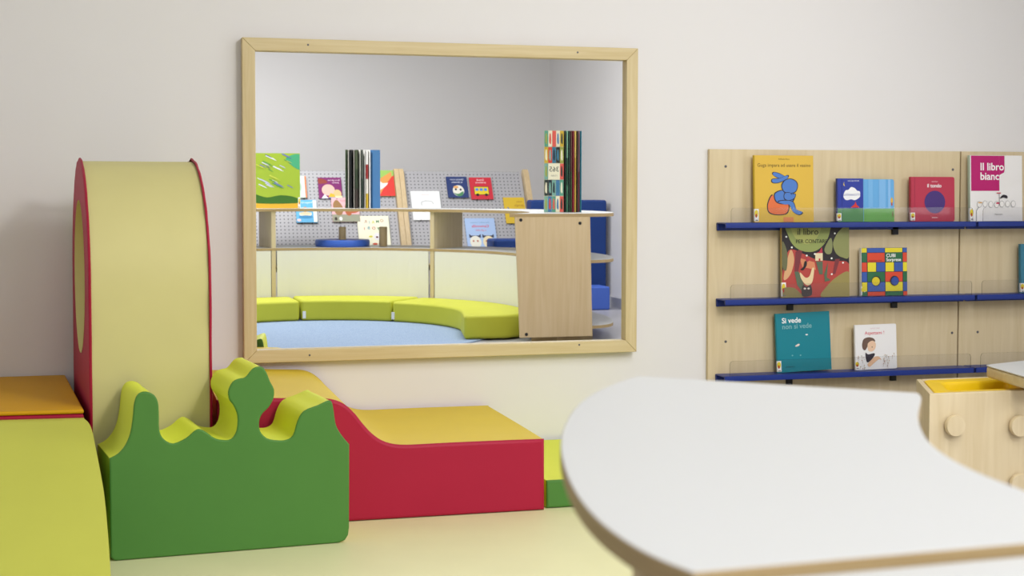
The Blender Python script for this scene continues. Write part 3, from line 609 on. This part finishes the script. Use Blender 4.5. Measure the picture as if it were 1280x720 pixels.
def cushion(lab, p0, p1, ri, ro, z1, ye=None, tagph=None):
    t = thing('floor_cushion', lab, 'cushion', (np_((ri+ro)/2, (p0+p1)/2).x, np_((ri+ro)/2, (p0+p1)/2).y, .01), 'lime nook cushions')
    n = 18; f = (lambda r: p0) if ye is None else (lambda r: math.degrees(math.asin((ye-NC.y)/r)))
    a = [np_(ri, f(ri)+(p1-f(ri))*k/n) for k in range(n+1)]; b = [np_(ro, f(ro)+(p1-f(ro))*k/n) for k in range(n+1)]
    obj('cover', MB().prism(ccw(a+b[::-1]), .011, z1, M['cushion']), t, .022, 4)
    if tagph is not None:
        p = np_(ri-.004, tagph); obj('care_label', MB().box((p.x-.012, p.y-.002, .03), (p.x+.012, p.y+.004, .085), M['tag']), t)
cushion('lime cushion at the left edge of the mirror', 92.6, 148, .98, 1.44, .165)
cushion('middle lime curved cushion on the blue carpet in the mirror', 50.5, 91.8, .98, 1.44, .17, tagph=90.6)
cushion('lime cushion curving forward beside the bookcase end in the mirror', -8, 49.6, .97, 1.44, .165, tagph=49)
t = thing('floor_cushion', 'nearest lime cushion with a square end by the bookcase end panel', 'cushion', (2.45, -4.7, .01), 'lime nook cushions')
vv = lambda x, y: Vector((x, 2*MY-y))
pl = [vv(2.305, 4.90), vv(2.27, 4.70), vv(2.215, 4.40), vv(2.52, 4.40)]+[np_(1.43, -27+k*4.4) for k in range(1, 5)]
obj('cover', MB().prism(ccw(pl), .011, .172, M['cushion']), t, .022, 4)
# toys on the nook shelf
zz = .551
p = vy(428, 306, 6.72); q = vy(394, 306, 6.72); rad = (Vector((p.x-q.x, p.y-q.y))).length
t = thing('stacking_ring_toy', 'flat blue ring on a wooden peg on the nook shelf in the mirror', 'toy', (p.x, p.y, zz))
obj('ring', MB().lathe([(rad*.97, 0), (rad, .008), (rad, .045), (rad*.97, .055), (rad*.22, .055), (rad*.2, .05)], (p.x, p.y, zz+.001), (0, 0, 1), M['cyan'], 48), t)
obj('peg', MB().lathe([(.03, 0), (.03, .10), (.027, .105), (.001, .1055)], (p.x, p.y, zz+.054), (0, 0, 1), M['beech'], 20), t)
p = vy(479, 306, 6.62); o = obj('wooden_peg', MB().lathe([(.033, 0), (.033, .155), (.03, .16), (.001, .1605)], (p.x, p.y, zz+.001), (0, 0, 1), M['beech'], 20), None, 0, 2, (p.x, p.y, zz))
tag(o, 'plain wooden peg standing on the nook shelf beside the blue ring', 'toy')

# pegboard display behind the nook
YT, ZT, YL, ZL = 7.55, 1.175, 7.08, .33                             # top and lower edge (mirror depth, height)
pgx = lambda px: vy(px, 260, 7.4).x
def pg(x, s, off=0.0):                                              # point on the sloping board, s from 0 at the foot to 1 at the top
    e = Vector((0, -(YT-YL), ZT-ZL)).normalized(); nn = Vector((0, e.z, -e.y))
    return Vector((x, 2*MY-(YL+(YT-YL)*s), ZL+(ZT-ZL)*s))+nn*off
def pegdisplay(lab, x0, x1, ends):
    t = thing('pegboard_display', lab, 'display stand', ((x0+x1)/2, 2*MY-YL, 0), 'grey pegboard displays in the mirror')
    L_ = (Vector((0, YT-YL, ZT-ZL))).length; mb = MB()
    vs = [pg(x0, 0), pg(x1, 0), pg(x1, 1), pg(x0, 1)]; bk = [pg(x0, 0, -.012), pg(x1, 0, -.012), pg(x1, 1, -.012), pg(x0, 1, -.012)]
    mb.add(vs+bk, [(1, 0, 3, 2), (4, 5, 6, 7), (0, 1, 5, 4), (2, 3, 7, 6), (3, 0, 4, 7), (1, 2, 6, 5)], M['peg'])
    pit = .034
    for i, (u, v) in enumerate(((0, 0), (x1-x0, 0), (x1-x0, L_), (0, L_))): mb.uv[i] = (u/pit, v/pit); mb.uv[i+4] = (u/pit, v/pit)
    obj('board', mb, t)
    for xe, wd in ends:
        prof = [pg(0, 0, .03), pg(0, .85, .03), pg(0, .97, .028), pg(0, 1.02, .012), pg(0, 1.03, -.02), pg(0, 1.0, -.055), pg(0, 0, -.06)]
        prof = [Vector((p.y, p.z)) for p in prof]; prof += [Vector((2*MY-YT-.06, 0)), Vector((2*MY-YL+.02, 0))]
        n = len(prof); vs = [(xe-wd/2, p.x, p.y) for p in prof]+[(xe+wd/2, p.x, p.y) for p in prof]
        mb = MB().add(vs, [list(range(n))[::-1], list(range(n, 2*n))]+[(i, (i+1) % n, n+(i+1) % n, n+i) for i in range(n)], M['beech']); obj('side_board', mb, t, .004, 2)
    mb = MB().box((x0, 0, 0), (x1, 1, .02), M['beech'], lambda v: pg(v.x, .02+v.z*.8, v.y*.05)); obj('ledge', mb, t)
xm = pgx(502)
pegdisplay('grey pegboard book stand seen in the left half of the mirror', pgx(255), xm-.05, ((xm-.022, .043), (pgx(255), .045)))
pegdisplay('grey pegboard book stand seen in the right half of the mirror', xm+.05, pgx(654), ((xm+.022, .043), (pgx(662), .05)))
eU = Vector((0, -(YT-YL), ZT-ZL)).normalized(); RB = Vector((-1, 0, 0))
def peg_book(label, pxl, pxr, pyt, pyb, th, cover, art, **kw):
    # seen in the mirror between pxl and pxr; its own right-hand edge is at pxl
    nn = RB.cross(eU); o0 = pg(0, 0, th+.004)
    def hit(px, py):
        d = ray(px, py); d = Vector((d.x, -d.y, d.z)); c = flip(CAM); k = (o0-c).dot(nn)/d.dot(nn); return c+d*k
    a = hit((pxl+pxr)/2, pyb); b = hit((pxl+pxr)/2, pyt); l = hit(pxl, (pyt+pyb)/2).x; r = hit(pxr, (pyt+pyb)/2).x
    O = Vector((r, a.y, a.z)); hh = (b-a).length
    tt = book(label, O, RB, eU, r-l, hh, th, cover, art, 'books on the grey pegboard', label_tag=False, **kw)
    for s in (-.25, .25):
        pc = O+RB*((r-l)*(.5+s))-eU*.006
        obj('hook', MB().lathe([(.003, -th-.004), (.003, .008)], pc, nn, M['black'], 8), tt)
face = lambda u, v, s, c: [('ell', u, v, s, s, c)]
peg_book('pale green book with an orange stripe, leftmost on the pegboard in the mirror', 368, 383, 220, 247, .014, 'c8d8c8', [('rect', 0, 0, .12, 1, 'd8703c'), ('ell', .6, .5, .2, .2, 'a8c0a8')])
peg_book('purple book with a round pale face on the pegboard in the mirror', 398, 427, 222, 248, .010, '7a2466', [('curve', [(.98, .95), (.7, .9), (.6, .75), (.8, .7), (.98, .72)], '8a3a30'), ('ell', .58, .4, .28, .27, 'e8b4a4'), ('ell', .2, .22, .17, .2, 'e0b880'), ('poly', [(.3, .05), (.6, .05), (.5, .25), (.35, .2)], 'e8b030'), ('rect', .2, 0, .55, .06, '3a88b8'), ('poly', [(.6, 0), (.9, 0), (.75, .2)], 'dce0ec'), ('rect', .0, .0, .3, .12, 'd8dca8'), ('text', 'Buon giorno', .06, .84, .1, 0, 'LEFT', 'f0d8e4'), ('text', 'pulcino', .1, .72, .1, 0, 'LEFT', 'f0d8e4')])
peg_book('green and red book with a white bird beside the wooden upright in the mirror', 466, 493, 213, 245, .010, '9ac060', [('poly', [(0, 0), (.75, 0), (.45, .4), (.1, .75), (0, .8)], 'd83c34'), ('poly', [(.75, 0), (1, .25), (.6, .7), (.1, .95), (.1, .75), (.45, .4)], 'e09850'), ('curve', [(.9, .2), (.55, .3), (.3, .5), (.55, .5), (.75, .65), (.9, .5)], 'ece8e0'), ('rect', .9, .9, 1, 1, '3c8838')])
peg_book('sky-blue book with a little boat, behind the white counter in the mirror', 370, 396, 250, 278, .012, '62aed8', [('rect', 0, .02, .17, .98, 'f2ead8'), ('ell', .55, .38, .3, .13, 'ece0c4'), ('rect', .3, .38, .8, .52, '62aed8'), ('ell', .55, .4, .27, .07, 'd8c8a4'), ('ell', .56, .58, .12, .12, 'b88858'), ('ell', .55, .24, .34, .07, '3e88b8'), ('ell', .88, .1, .1, .06, 'e8c8c8'), ('text', 'Il bagnetto', .2, .85, .1, 0, 'LEFT', 'f0f4f4')])
peg_book('pink book with two brown squirrels behind the white counter in the mirror', 415, 449, 247, 277, .012, 'e8b4b8', [('rect', 0, 0, 1, .3, '9a9a84'), ('curve', [(.8, .9), (.95, .7), (.85, .3), (.65, .3), (.6, .6)], '9a7448'), ('curve', [(.5, .7), (.52, .4), (.42, .25), (.3, .3), (.28, .55), (.35, .72)], 'b06038'), ('curve', [(.28, .35), (.05, .4), (.02, .55), (.2, .6), (.3, .5)], 'b8603c'), ('ell', .7, .12, .06, .08, 'e8e4e0'), ('ell', .88, .12, .05, .07, '40382c'), ('text', 'Scoiattoli', .3, .84, .1, 0, 'LEFT', 'c07880')])
abc = [('text', c, u, v, .13, .012, 'CENTER', k) for c, u, v, k in (('O', .22, .8, 'b88058'), ('M', .36, .77, '5a8a58'), ('A', .5, .75, 'c8c830'), ('I', .62, .75, '5898b0'), ('R', .74, .77, 'b88870'), ('O', .5, .55, 'c05840'), ('F', .36, .53, '3a8a44'), ('B', .66, .56, '5898a8'), ('I', .8, .54, 'c86850'))]
peg_book('cream alphabet book with small coloured letters behind the wooden peg in the mirror', 448, 487, 270, 308, .012, 'f0ecd0', abc + [('ell', .42, .32, .1, .12, 'e8e4e4'), ('ell', .42, .3, .04, .03, '602820'), ('ell', .62, .32, .06, .03, 'd8d040'), ('ell', .27, .32, .05, .03, 'd8d040'), ('ell', .5, .08, .08, .03, 'c84828'), ('ell', .32, .09, .07, .03, 'c84828')])
peg_book('plain white book with a faint outline drawing in the mirror', 515, 551, 239, 275, .010, 'eeeeec', [('text', 'La nuvola', .5, .86, .06, 0, 'CENTER', 'e0a8a0'), ('line', [(.25, .55), (.3, .64), (.5, .66), (.66, .62), (.66, .5)], .015, '909090'), ('line', [(.35, .33), (.6, .36), (.85, .33)], .012, 'a0a0a0')])
peg_book('navy book with a round white face on the pegboard in the mirror', 559, 585, 221, 247, .012, '26386e', [('text', 'Questo sono', .5, .83, .11, .008, 'CENTER', 'dce0ec'), ('text', 'io davvero', .5, .70, .11, .008, 'CENTER', 'dce0ec'), ('ell', .48, .33, .27, .26, 'e8e4d8'), ('curve', [(.26, .3), (.3, .12), (.5, .07), (.72, .22), (.5, .18)], '4a8858'), ('ell', .58, .5, .12, .06, 'e0a860'), ('ell', .37, .38, .05, .05, '202028'), ('ell', .60, .39, .05, .05, '202028')], spine='e8d0c8')
peg_book('red book with a yellow bus on the pegboard in the mirror', 588, 615, 222, 249, .012, 'cc2c3c', [('text', 'Grandi', .5, .85, .11, .008, 'CENTER', 'f8e0e0'), ('text', 'avventure', .5, .73, .11, .008, 'CENTER', 'f8e0e0'), ('rect', .16, .2, .84, .58, K), ('rect', .18, .22, .82, .56, 'e6cc28'), ('rect', .24, .38, .38, .50, '4888d8'), ('rect', .44, .38, .58, .50, '4888d8'), ('rect', .64, .38, .78, .50, '4888d8'), ('ell', .3, .2, .07, .06, '181818'), ('ell', .7, .2, .07, .06, '181818')])
peg_book('yellow book half hidden by the counter end in the mirror', 631, 657, 247, 279, .010, 'ddb830', [('text', 'Nella', .1, .8, .1, 0, 'LEFT', 'b07828'), ('text', 'giungla', .06, .66, .12, 0, 'LEFT', 'b07828'), ('line', [(.75, .5), (.85, .62)], .05, '5878a8')])
cats = [('text', 'Camomilla e Tommaso', .5, .84, .06, 0, 'CENTER', '6888a8'), ('text', 'Camomilla', .5, .70, .12, .012, 'CENTER', 'd8485c'), ('text', 'e gli altri', .5, .58, .09, 0, 'CENTER', 'd86878')]
for cx, cc in ((.28, 'e8d8b0'), (.72, 'e6e2d2')):
    cats += [('poly', [(cx-.2, .36), (cx+.2, .36), (cx+.19, .48), (cx+.13, .43), (cx-.13, .43), (cx-.19, .48)], '38384a'), ('ell', cx, .22, .19, .2, cc), ('ell', cx-.07, .25, .03, .03, 'b86848'), ('ell', cx+.07, .25, .03, .03, 'b86848'), ('ell', cx, .03, .16, .03, '2e3448')]
peg_book('light blue book with two round cats behind the bookcase in the mirror', 583, 620, 273, 311, .012, 'a8c0e4', cats)

# books standing on the nook counter
def stand_book(label, pxl, pxr, pyt, yv, th, cover, art, turn=0.0, lean=.06, grp='books standing on the nook counter', **kw):
    R_ = Matrix.Rotation(turn, 3, 'Z') @ Vector((-1, 0, 0)); back = Vector((0, 0, 1)).cross(R_) * -1
    N0 = R_.cross(Vector((0, 0, 1))); U_ = (Vector((0, 0, 1))*math.cos(lean)-N0*math.sin(lean)).normalized()
    l, r, tp_ = vy(pxl, 250, yv), vy(pxr, 250, yv), vy((pxl+pxr)/2, pyt, yv)
    w = (r.x-l.x)/abs(R_.x); O = Vector((r.x, r.y, HN+.001)); return book(label, O, R_, U_, w, tp_.z-HN, th, cover, art, grp, **kw)
st = [('rect', 0, 0, 1, .1, 'd8a830'), ('curve', [(0, .1), (.1, .2), (.4, .24), (.7, .2), (1, .26), (1, .1)], '3c6a24'), ('curve', [(0, .98), (.3, .9), (.0, .7)], '4aa878')]
for i in range(26):
    u, v = random.uniform(.1, .8), random.uniform(.35, .92); l = random.uniform(.1, .25)
    st.append(('poly', [(u, v), (u+l*.5, v+l*.18), (u+l, v+l*.38), (u+l*.9, v+l*.44), (u+l*.3, v+l*.2)], random.choice(('c8cce4', '7078b8', 'e4e6ee', '5a9a4a', 'c8d050', '4a5a8a'))))
stand_book('green landscape picture book standing at the left on the nook counter', 316, 375, 191.5, 6.62, .012, 'a0b838', st, .03, .03, label_tag=True)
# fan-opened book with dark pages and a blue back cover
def fan_book(label, pxl, pxr, pyt, yv, leaves, dep, grp='books standing on the nook counter', front=None):
    l, r = vy(pxl, 250, yv), vy(pxr, 250, yv); hgt = vy((pxl+pxr)/2, pyt, yv).z-HN-.003
    mid = Vector(((l.x+r.x)/2, l.y-dep, HN+.001)); t = thing('open_book', label, 'book', (mid.x, l.y-dep*.5, HN+.001), grp)
    z0 = HN+.0015
    n = len(leaves)
    for i, (frac, name, cols, thk) in enumerate(leaves):
        x1 = l.x+(r.x-l.x)*frac; x0 = mid.x+(x1-mid.x)*.35
        mb = MB(); k = 8; rows = []
        for j in range(k+1):
            s = j/k; bow = math.sin(s*math.pi)*.012*(1 if x1 > mid.x else -1)
            rows.append(Vector((x0+(x1-x0)*s+bow, l.y-dep*(1-s))))
        e = Vector((thk/2, 0)); out = ccw([p-e for p in rows]+[p+e for p in rows[::-1]])
        for q in range(len(cols)):
            a0_, a1_ = z0+hgt*q/len(cols), z0+hgt*(q+1)/len(cols); mb.prism(out, a0_, a1_, flat(cols[q]))
        obj(name, mb, t)
    sp = MB().box((mid.x-.35*(mid.x-l.x)-.004, mid.y-.004, z0), (mid.x+.35*(r.x-mid.x)+.004, mid.y-.0006, z0+hgt), flat(leaves[-1][2][0])); obj('spine', sp, t)
    return t, l, r, hgt, z0
lv = [(0.0, 'cover', ['50604a', '48583e'], .004), (.08, 'leaf', ['e4e0d4'], .004), (.14, 'leaf', ['1c1c1e'], .016), (.24, 'leaf', ['dcd4c8'], .003), (.31, 'leaf', ['3a302c', '2e3a28', '48503a'], .022), (.42, 'leaf', ['e0dcd0'], .003), (.48, 'leaf', ['2a3a30', '50544a'], .012), (.55, 'leaf', ['ece8e0'], .004), (.61, 'leaf', ['c8a830', 'e6e0d4', '9a3030', 'eeeae4'], .016), (.69, 'leaf', ['f0eeea'], .008), (.88, 'cover', ['4878a8'], .060)]
fan_book('fanned-open board book with a blue cover in the middle of the nook counter', 432, 476, 187, 6.62, lv, .10)
lv = [(.50, 'cover', ['2e4a3e'], .006), (.56, 'leaf', ['1e2c26'], .006), (.61, 'leaf', ['5a9a74', '3c6a50', '90c8a4'], .005), (.665, 'leaf', ['264034'], .008), (.72, 'leaf', ['4a5a3a', '6a4a3c'], .006), (.775, 'leaf', ['8a1c30', '781828'], .008), (.83, 'leaf', ['c8a848', 'b89838', 'd8bc60'], .007), (.885, 'leaf', ['3a3020'], .006), (.93, 'leaf', ['7a3c44', '886068'], .005), (.985, 'cover', ['2c7484'], .006)]
t, l, r, hg, z0 = fan_book('tall fanned-open book with a patchwork cover on the nook counter end', 680.5, 727, 163, 4.48, lv, .16)
patch = [('rect', 0, 0, 1, 1, 'd8d0b0')]
cols = ['d85c50', '28343c', '3c7890', 'e8e0c0', '303c38', 'd04838', '5a9a80', '283038', 'c8a838', '4878a0', '98a048', 'e4dcc0', '7aa898', '30302c']
for i in range(5):
    for j in range(5):
        if i == 2 and j in (1, 2, 3): continue
        patch.append(('rect', j*.2+.004, i*.2+.003, j*.2+.196, i*.2+.197, cols[(i*5+j*3+i*i) % len(cols)]))
        patch.append(('curve', [(j*.2+.06, i*.2+.04), (j*.2+.15, i*.2+.06), (j*.2+.13, i*.2+.16), (j*.2+.07, i*.2+.15)], cols[(i*7+j*5+4) % len(cols)]))
patch += [('rect', .2, .4, .8, .6, 'e8e2c4'), ('text', '365', .5, .50, .085, .006, 'CENTER', '3a4440'), ('text', 'STORIE', .5, .44, .025, 0, 'CENTER', '6a6a60')]
mb = MB(); x1 = l.x+(r.x-l.x)*.505
O = Vector((x1, l.y+.006, z0)); RR = Vector((-1, -.10, 0)).normalized(); w = (x1-l.x)/abs(RR.x)
mb.box((0, 0, -.005), (w, hg, 0), flat('d0c8a8'), lambda v: O+RR*v.x+Z*v.y+RR.cross(Z)*v.z); art_on(mb, patch, O, RR, Z, RR.cross(Z), w, hg); obj('front_cover', mb, t)

# blue foam chair and pouf behind the bookcase end
a = vy(664, 300, 6.84); b = vy(758.5, 300, 6.84); ztop = vy(700, 250, 6.84).z; c = vy(613, 300, 6.7)
t = thing('foam_chair', 'dark blue foam chair with a tall back by the side wall in the mirror', 'chair', ((a.x+b.x)/2, a.y, 0))
obj('backrest', MB().box((a.x, a.y-.16, .0), (b.x, a.y, ztop), M['navy']), t, .02, 3)
zs = vy(630, 299, 6.6).z
obj('armrest', MB().box((c.x, a.y+.001, 0), (c.x+.30, a.y+.27, zs), M['navy']), t, .02, 3)
p = vz(764, 384, 0); q = vz(742, 386, 0); zp = vy(750, 358, 6.55).z
o = obj('pouf', MB().box((p.x-.36, p.y-.0, 0), (p.x-.10, p.y+.26, zp), M['blue']), None, .015, 3, (p.x-.2, p.y, 0)); tag(o, 'low bright blue foam pouf in front of the dark blue chair in the mirror', 'pouf')

# ------------------------------------------------------------------ lamps: ceiling panels, some added as fill
def ceiling_lamp(x, y, sx, sy, power, label, col=(.965, .97, 1)):
    t = thing('ceiling_lamp', label, 'lamp', (x, y, ZC-.03), 'ceiling lamps')
    obj('housing', MB().box((x-sx/2-.03, y-sy/2-.03, ZC-.03), (x+sx/2+.03, y+sy/2+.03, ZC-.0005), M['ceil']), t)
    l = bpy.data.lights.new('ceiling_lamp_light', 'AREA'); l.shape = 'RECTANGLE'; l.size = sx; l.size_y = sy; l.energy = power; l.color = col
    o = bpy.data.objects.new('ceiling_lamp_light', l); COL.objects.link(o); o.parent = t; o.location = (0, 0, -.004)
ceiling_lamp(2.0, -2.7, 1.1, 1.1, 37, 'square ceiling lamp above the wall shelves, out of view')
ceiling_lamp(3.0, -5.0, 1.1, 1.1, 50, 'square ceiling lamp above the nook, out of view')  # fill lamp put in to light the nook shelves
ceiling_lamp(.6, -6.4, 1.2, 1.2, 104, 'square ceiling lamp at the back of the room, out of view')  # fill lamp put in to brighten the far wall in the mirror
def assumed_spot(x, y, target, power, label):
    t = thing('assumed_spotlight', label, 'lamp', (x, y, ZC))
    ax = (Vector(target)-Vector((x, y, ZC-.2))).normalized(); c = Vector((x, y, ZC-.2))
    obj('housing', MB().lathe([(.05, -.12), (.11, -.08), (.13, .02), (.12, .02), (.10, -.06)], c, ax, M['black'], 24), t)
    obj('stem', MB().lathe([(.012, 0), (.012, .12)], (x, y, ZC-.12), (0, 0, 1), M['black'], 12), t)
    l = bpy.data.lights.new('assumed_spotlight_light', 'SPOT'); l.energy = power; l.spot_size = math.radians(82); l.spot_blend = .7; l.shadow_soft_size = .22; l.color = (.98, .97, .97)
    o = bpy.data.objects.new('assumed_spotlight_light', l); COL.objects.link(o); o.parent = t; o.location = c+ax*.03-Vector((x, y, ZC)); o.rotation_euler = ax.to_track_quat('-Z', 'Y').to_euler()
assumed_spot(1.9, -3.9, (.75, 0, .9), 150, 'black ceiling spotlight aimed at the mirror wall, out of view')  # direction follows the arch shadow; spot fixture added to keep light off the counter
# unseen framed light opening, added in the mirror wall to brighten the nook
pane_m, pane_n, pane_l, pane_b = base('added_glow_pane', (235, 242, 250), .2)  # faintly glowing pane for the two added light openings
pane_b.inputs['Emission Color'].default_value = (.93, .97, 1, 1); pane_b.inputs['Emission Strength'].default_value = .2
def window(x0, x1, z0, z1, power):
    f = MB(); f.box((x0, -.008, z0), (x1, -.0015, z1), pane_m)
    for a, b in (((x0-.06, -.03, z0-.06), (x1+.06, -.001, z0)), ((x0-.06, -.03, z1), (x1+.06, -.001, z1+.06)), ((x0-.06, -.03, z0), (x0, -.001, z1)), ((x1, -.03, z0), (x1+.06, -.001, z1)), (((x0+x1)/2-.025, -.03, z0), ((x0+x1)/2+.025, -.001, z1))):
        f.box(a, b, M['skirt'])
    o = struct('window_1', f, 'white framed window in the mirror wall, left of the view', 'window')
    l = bpy.data.lights.new('added_daylight', 'AREA'); l.shape = 'RECTANGLE'; l.size = x1-x0; l.size_y = z1-z0; l.energy = power; l.color = (.93, .97, 1)
    q = bpy.data.objects.new('added_daylight', l); COL.objects.link(q); q.location = ((x0+x1)/2, -.012, (z0+z1)/2); q.rotation_euler = (-math.pi/2, 0, 0)
window(-3.2, -1.4, .9, 2.4, 18)
wy0, wy1, wz0, wz1 = -3.7, -1.7, .9, 2.4; f = MB().box((XR-.008, wy0, wz0), (XR-.0015, wy1, wz1), pane_m)  # second unseen light opening, added to reach under the nook worktop
for a, b in ((wy0-.06, wy0), (wy1, wy1+.06), ((wy0+wy1)/2-.025, (wy0+wy1)/2+.025)): f.box((XR-.03, a, wz0), (XR-.001, b, wz1), M['skirt'])
for a, b in ((wz0-.06, wz0), (wz1, wz1+.06)): f.box((XR-.03, wy0-.06, a), (XR-.001, wy1+.06, b), M['skirt'])
struct('window_2', f, 'white framed window in the right-hand side wall, out of view', 'window')
l = bpy.data.lights.new('added_daylight', 'AREA'); l.shape = 'RECTANGLE'; l.size = wz1-wz0; l.size_y = wy1-wy0; l.energy = 22; l.color = (.97, .98, 1)
q = bpy.data.objects.new('added_daylight', l); COL.objects.link(q); q.location = (XR-.012, (wy0+wy1)/2, (wz0+wz1)/2); q.rotation_euler = (0, math.pi/2, 0)
W = bpy.data.worlds.new('world'); S.world = W; W.use_nodes = True
W.node_tree.nodes['Background'].inputs[0].default_value = (.9, .95, 1, 1); W.node_tree.nodes['Background'].inputs[1].default_value = .3

# ------------------------------------------------------------------ camera
cd = bpy.data.cameras.new('camera'); cam = bpy.data.objects.new('camera', cd); COL.objects.link(cam); S.camera = cam
cd.sensor_width = 36; cd.lens = F/1280*36; cd.shift_y = -(360-CY)/1280
cam.matrix_world = Matrix(((rr.x, uu.x, -fw.x, CAM.x), (rr.y, uu.y, -fw.y, CAM.y), (rr.z, uu.z, -fw.z, CAM.z), (0, 0, 0, 1)))
cd.dof.use_dof = True; cd.dof.focus_distance = 5.0; cd.dof.aperture_fstop = 9.0; cd.clip_start = .02
S.view_settings.view_transform = 'Standard'; S.view_settings.look = 'None'; S.view_settings.exposure = -0.05; S.view_settings.gamma = 1; S.view_settings.use_curve_mapping = False
